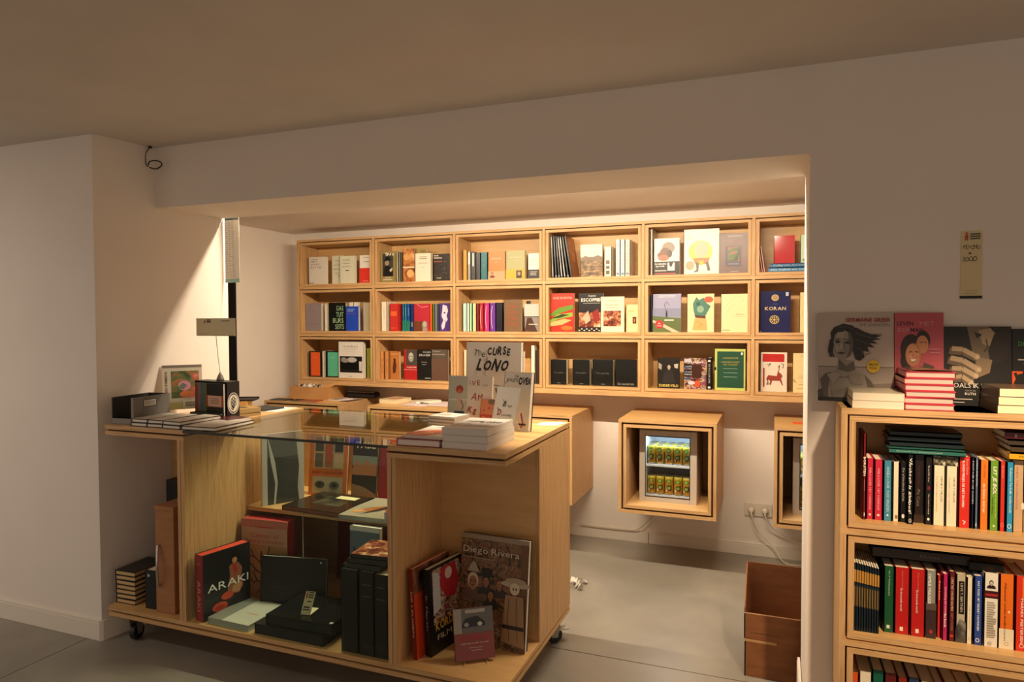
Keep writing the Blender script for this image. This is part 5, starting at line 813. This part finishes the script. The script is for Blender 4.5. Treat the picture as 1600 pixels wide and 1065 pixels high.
B1('white and orange picture book lying on the red clothbound book', .175, .25, .012, (-1.372, 2.345, CT+.0285), '#d8cfc4', pose='flat', rz=.02, art=[('p',[(0,0),(.55,0),(.8,.5),(.5,.6),(.1,.4)],'#d86a3c'),('p',[(.1,.1),(.5,.4),(.6,.2)],'#e8b090'),('l',[(.3,.8),(.6,.9),(.8,.8)],.03,INK),('l',[(.5,.85),(.7,.7)],.03,INK)], pages='#e2d4cc')
for i in range(3):
    B1(('lowest','middle','topmost')[i]+' of three thick white books stacked at the counter front', .19, .285, .026, (-1.198+(0,.003,-.001)[i], 2.338, CT+.0268*i), '#cfc9c2', pose='flat', rz=.0+.012*i, hard=False, pages='#d8d2ca', rough=.25, art=[('t','KURSE',.34,.66,.4,.16,INK,'jb'),('t','LONO',.72,.64,.44,.17,INK,'jb'),('r',.05,.25,.9,.27,'#8a6a6a'),('l',[(.1,.3),(.3,.5),(.4,.35)],.02,'#8a3a34'),('l',[(.5,.2),(.7,.42)],.015,'#8a6a6a')] if i == 2 else [], group='thick white books stacked on the counter')
t = thing('coin_dish', 'small round pale dish behind the white book stack', 'dish', (-1.288, 2.955, CT)); m = MB(); m.lathe([(.040, 0), (.043, .005), (.044, .009), (.040, .009), (.036, .005), (.001, .005)], P('#cfc5a8', .4), 28); m.build('dish_body', t, smooth=True); m = MB(); m.lathe([(.0445, .0045), (.0455, .0065), (.0445, .0085)], P('#3a3228', .4), 28); m.build('dish_rim', t)
B1('largest white book with brushed black title standing at the back', .285, .385, .03, (-1.430, 3.045, CT), '#c9c4be', rz=.06, tilt=.05, pages='#ded6c8', art=[('t','The',.25,.86,.2,.1,'#3a3230','j'),('t','CURSE',.60,.89,.42,.125,'#1a1514','jx'),('t','of',.36,.78,.07,.05,'#6a5a58','j'),('t','LONO',.48,.71,.60,.175,'#0c0808','jxi'),('l',[(.36,.9),(.4,.74),(.34,.6),(.42,.48),(.38,.3)],.008,'#7a3a38'),('l',[(.2,.5),(.26,.46)],.02,INK),('l',[(.34,.4),(.44,.47),(.7,.43)],.012,INK),('l',[(.55,.42),(.62,.2)],.02,INK),('e',.5,.25,.03,.02,'#6a4a3a')])
B1('white book peeping out behind the largest white book', .12, .34, .02, (-1.265, 3.09, CT), '#d8d0c4', rz=.06, tilt=.05)
B1('white book with a red-headed figure and red hand-lettered words', .222, .232, .016, (-1.452, 2.885, CT), '#c9c3ba', rz=.05, tilt=.13, art=[('r',.02,.02,.44,.98,'#a8aca0'),('r',.02,.5,.44,.52,'#c8ccc0'),('e',.26,.72,.085,.085,'#9c2f2a'),('e',.26,.68,.05,.05,'#b5623c'),('p',[(.2,.6),(.3,.58),(.36,.4),(.3,.28),(.2,.3)],'#b5a294'),('l',[(.3,.5),(.36,.38),(.33,.3)],.02,'#6a4a3a'),('p',[(.16,.28),(.38,.28),(.4,.04),(.3,.04),(.28,.16),(.24,.04),(.14,.04)],'#22344a'),('t','I V E',.6,.86,.24,.12,'#9c2f2a','j'),('t','AM',.66,.58,.26,.16,'#9c2f2a','j'),('t','Kg',.56,.3,.22,.18,'#9c2f2a','jb'),('t','to be',.84,.82,.12,.06,'#8a8078','j')])
B1('small salmon orange book with a red title band', .128, .128, .012, (-1.278, 2.865, CT), '#c9815c', rz=-.03, tilt=.2, art=[('r',.0,.22,.9,.46,'#b8452c'),('t','Dear Joke',.45,.34,.66,.1,'#e8c8b0'),('e',.45,.92,.16,.1,'#7a6a5c')]+[('e',.15+.2*i,.6+.09*(i%2),.03,.03,'#9c4a34') for i in range(4)])
B1('white book with heavy black hand-cut title words at the top', .145, .262, .028, (-1.155, 2.835, CT), '#cdc9c2', rz=-.22, tilt=.13, pages='#e8e0d0', spine='#2a2422', back='#2a2422', art=[('t','the',.46,.93,.14,.05,INK,'j'),('t',"JOKE'S",.28,.84,.46,.10,'#1c1614','j'),('t','OVER',.76,.85,.44,.14,'#0a0807','xj'),('l',[(.7,.3),(.8,.12),(.72,.06)],.05,'#a8322a'),('r',.6,.1,.9,.13,'#3a2420')])
B1('thin white book with spidery ink lettering leaning on a wire stand', .135, .195, .008, (-1.168, 2.735, CT+.012), '#c6c4be', rz=-.42, tilt=.26, art=[('t','B',.47,.62,.16,.12,'#1c1614','jb'),('t','ruce',.72,.58,.2,.05,'#4a4240','j'),('l',[(.36,.72),(.46,.64),(.4,.58)],.016,INK),('l',[(.5,.72),(.52,.66)],.016,INK),('t','D',.3,.42,.18,.14,'#8a2a24','jb'),('t','onelly',.66,.37,.46,.07,'#5a4a48','j'),('l',[(.18,.52),(.26,.46)],.02,INK),('r',.3,.24,.75,.247,'#a09890')])
easel('wire stand under the thin white ink-lettered book', -1.107, 2.722, CT, -.42, .07, .12, .26)
t = thing('paper_slips', 'loose white paper slips at the back right of the counter', 'paper', (-1.04, 3.0, CT), .2); one('slip', (0, .10, 0, .07, 0, .0007), P('#e2d8c8', .6), t); o = one('slip', (.03, .14, .01, .08, .0009, .0016), P('#e8dfd0', .6), t); o.rotation_euler = (0, 0, .3)

# ------------------------------------------------------------------ on the boxes behind the counter
DT = .9405
t = thing('parcel_tray', 'open cardboard tray of crumpled papers on the left wall box', 'box', (-3.575, 4.36, DT), .06)
w, d, h, k = .355, .24, .098, .004
KR = mottle('pale_kraft', [(.3, '#b5824a'), (.7, '#c2915a')], 8, .8)
one('tray_wall', (0, w, 0, k, 0, h), KR, t); one('tray_wall', (0, w, d-k, d, 0, h), KR, t); one('tray_wall', (0, k, k, d-k, 0, h), KR, t); one('tray_wall', (w-k, w, k, d-k, 0, h), KR, t); one('tray_floor', (k, w-k, k, d-k, 0, k), KR, t)
m = MB(); m.face([(w-.09, k, h), (w-.004, k+.01, h), (w+.10, .05, h+.045), (w-.02, .05, h+.03)], KR); m.face([(w-.09, k, h-.002), (w-.02, .05, h+.028), (w+.10, .05, h+.043), (w-.004, k+.01, h-.002)], KR); m.build('tray_flap', t)
rnd = random.Random(2)
for i in range(4):
    p = thing('crumpled_paper', ('leftmost','second','third','rightmost')[i]+' crumpled paper in the cardboard tray', 'paper', (-3.51+.078*i, 4.47+.01*(i%2), DT+.062), .12*i, 'crumpled papers in the tray')
    m = MB(); n = 5
    g = [[(-.036+.072*a/n, -.05+.1*b/n, rnd.uniform(0, .055)) for b in range(n+1)] for a in range(n+1)]; cm = P(('#c9bfb4','#d8cfc4','#b5a58c','#c2a868')[i], .6)
    for a in range(n):
        for b in range(n): m.face([g[a][b], g[a+1][b], g[a+1][b+1], g[a][b+1]], cm)
    m.build('paper_sheet', p)
t = thing('open_magazine', 'open white magazine lying on the left wall box', 'magazine', (-3.225, 4.37, DT), -.14)
m = MB(); m.box(0, .11, 0, .16, 0, .006, P('#ddd2cc', .6)); m.build('page_block', t); m = MB(); m.face([(.112, 0, .001), (.215, 0, .010), (.215, .16, .010), (.112, .16, .001)], P('#ddd2cc', .6)); m.face([(.112, 0, 0), (.112, .16, 0), (.215, .16, .009), (.215, 0, .009)], P('#ddd2cc', .6)); m.build('page_leaf', t)
printed(lines(.1,.9,.1,.9,6,'#9a8f8a'), .11, .16, lambda a, b, e: (a, b, .006+e), 'page_print', t)
for i, (x, c, n) in enumerate(((-3.66, '#1c1714', 'dark flat folder at the left end of the left wall box'), (-3.47, '#2a1a16', 'dark flat folder in the middle of the left wall box'), (-3.38, '#a8502c', 'rust red flat folder right on the left wall box'))):
    t = thing('flat_folder', n, 'folder', (x, 4.225, DT), .02, 'flat folders on the left wall box'); one('folder_cover', (0, .15, 0, .10, 0, .006+.001*i), P(c, .6), t); one('folder_pages', (.002, .148, -.0005, .099, .0015, .0045+.001*i), P('#8a7a68', .8), t)
t = thing('black_pouch', 'black zip pouch with reddish print lying behind the magazine', 'pouch', (-3.06, 4.61, DT), .05); m = MB(); m.box(-.13, .13, -.05, .05, 0, .05, mottle('pouch_cloth', [(.4, '#0f0c0c'), (.65, '#1f1514'), (.75, '#4a1a1c')], 20, .6)); m.build('pouch_body', t, bevel=.02); m = MB(); m.tube([(-.12, -.04, .05), (.12, -.04, .05)], .003, STEEL, 6); m.build('zip', t)
B1('thick cream paperback lying on the wide wall box', .15, .19, .032, (-2.745, 4.345, DT), '#d8a070', pose='flat', rz=-.15, hard=False, pages='#e6d9b0', art=[('r',0,0,1,1,'#dcc9a0'),('p',[(.1,.3),(.6,.8),(.9,.6),(.5,.2)],'#c2683a')])
for i in range(2):
    t = thing('paper_sheets', ('white sheets lying on the wide wall box, left','white sheets lying on the wide wall box, right')[i], 'paper', (-2.56+.16*i, 4.31+.02*i, DT+.0009*i), -.18+.14*i, 'white sheets on the wide wall box'); one('sheet', (0, .22, 0, .28, 0, .0007), P('#dccfd2', .6), t)
B1('white notebook lying behind the white sheets on the wide wall box', .10, .2, .016, (-2.54, 4.46, DT+.002), '#ddd3c6', pose='flat', rz=-.7, hard=False)
t = thing('ballpoint_pen', 'black pen with a silver clip lying on the white sheets', 'pen', (-2.43, 4.42, DT+.0065), -.25); m = MB(); m.tube([(-.06, 0, 0), (.02, 0, 0)], .0045, BLACK); m.build('pen_barrel', t); m = MB(); m.tube([(.02, 0, 0), (.065, 0, 0), (.072, 0, 0)], [.0048, .004, .001], P('#8a8a86', .3)); m.build('pen_cap', t); one('clip', (.02, .055, -.001, .001, .005, .006), CHROME, t)
t = thing('sticky_note', 'orange note lying on top of the half hidden wall box', 'paper', (.10, 4.30, .9405), .1); one('note', (0, .09, 0, .09, 0, .0012), P('#e0612c', .6), t)

# ------------------------------------------------------------------ cardboard boxes on the floor, bits and cables
def carton(label, x, y, z, h, hf, rz, open_top, txt):
    t = thing('cardboard_box', label, 'box', (x, y, z), rz, 'cardboard boxes stacked on the floor'); w, d, k = .38, .26, .005
    one('box_floor', (k, w-k, k, d-k, 0, k), CARD, t)
    one('front_panel', (0, w, 0, k, 0, hf), CARD, t); one('back_panel', (0, w, d-k, d, 0, h), CARD, t)
    for xx in (0, w-k):
        m = MB(); s = [(0, 0), (d, 0), (d, h), (0, hf+.022 if open_top else h)]
        m.v += [(xx, a, b) for a, b in s] + [(xx+k, a, b) for a, b in s]
        for f in ((0,3,2,1),(4,5,6,7),(0,1,5,4),(1,2,6,5),(2,3,7,6),(3,0,4,7)): m.f.append(f); m.mi.append(m.m(CARD))
        m.build('side_panel', t)
    if not open_top:
        one('top_flap', (0, w, 0, d, h, h+.003), CARD, t); one('front_tab', (.0, .13, -.002, 0, h-.012, h), P('#b58a5c', .8), t)
    else:
        one('torn_edge', (.0, w, -.0006, .0005, hf-.003, hf), P('#c9a27a', .8), t)
    if txt: printed([('t', txt, .22, .24, .30, .085, '#24160e', 'j')], w, hf, lambda a, b, e: (a, -e, b), 'box_writing', t)
    else: printed([('r', 0, .28, 1, .29, '#6f4526')], w, hf, lambda a, b, e: (a, -e, b), 'tape_seam', t)
    return t
carton('lower closed cardboard box on the floor by the right wall edge', -.117, 3.095, .0005, .165, .165, 0, False, '')
carton('upper open cardboard box with handwriting, stacked on a closed one', -.119, 3.090, .1690, .250, .112, .0, True, 'mooie lijsten')
t = thing('plastic_scrap', 'crumpled clear plastic scrap on the floor behind the counter', 'plastic', (-1.075, 3.80, .0005)); m = MB(); rnd = random.Random(7); n = 4
g = [[(-.05+.1*a/n, -.07+.14*b/n, rnd.uniform(0, .05)) for b in range(n+1)] for a in range(n+1)]
for a in range(n):
    for b in range(n): m.face([g[a][b], g[a+1][b], g[a+1][b+1], g[a][b+1]], P('#d8d0c4', .2) if (a+b) % 3 == 0 else CLEAR)
m.build('plastic_sheet', t)
t = thing('loose_cable', 'bundled grey and black cable hanging at the left corner under the ceiling', 'cable', (-2.99, 2.60, 2.425))
m = MB(); m.tube(arc([(-.0, .0, .018), (-.02, -.01, -.02), (-.015, -.012, -.07), (.0, -.012, -.085)]), .0028, P('#5a544e', .5)); m.build('cable_drop', t)
m = MB(); m.tube(arc([(0, -.012, -.075), (.03, -.03, -.066), (.07, -.03, -.064), (.092, -.02, -.072), (.09, -.012, -.086), (.05, -.01, -.10), (.01, -.012, -.09)]), .0034, P('#2a2826', .5)); m.build('cable_loop', t)
m = MB(); m.lathe([(.009, 0), (.009, .01)], DARK, 10, (.0, .0)); o = m.build('cable_hole', t); o.location = (0, 0, .011)
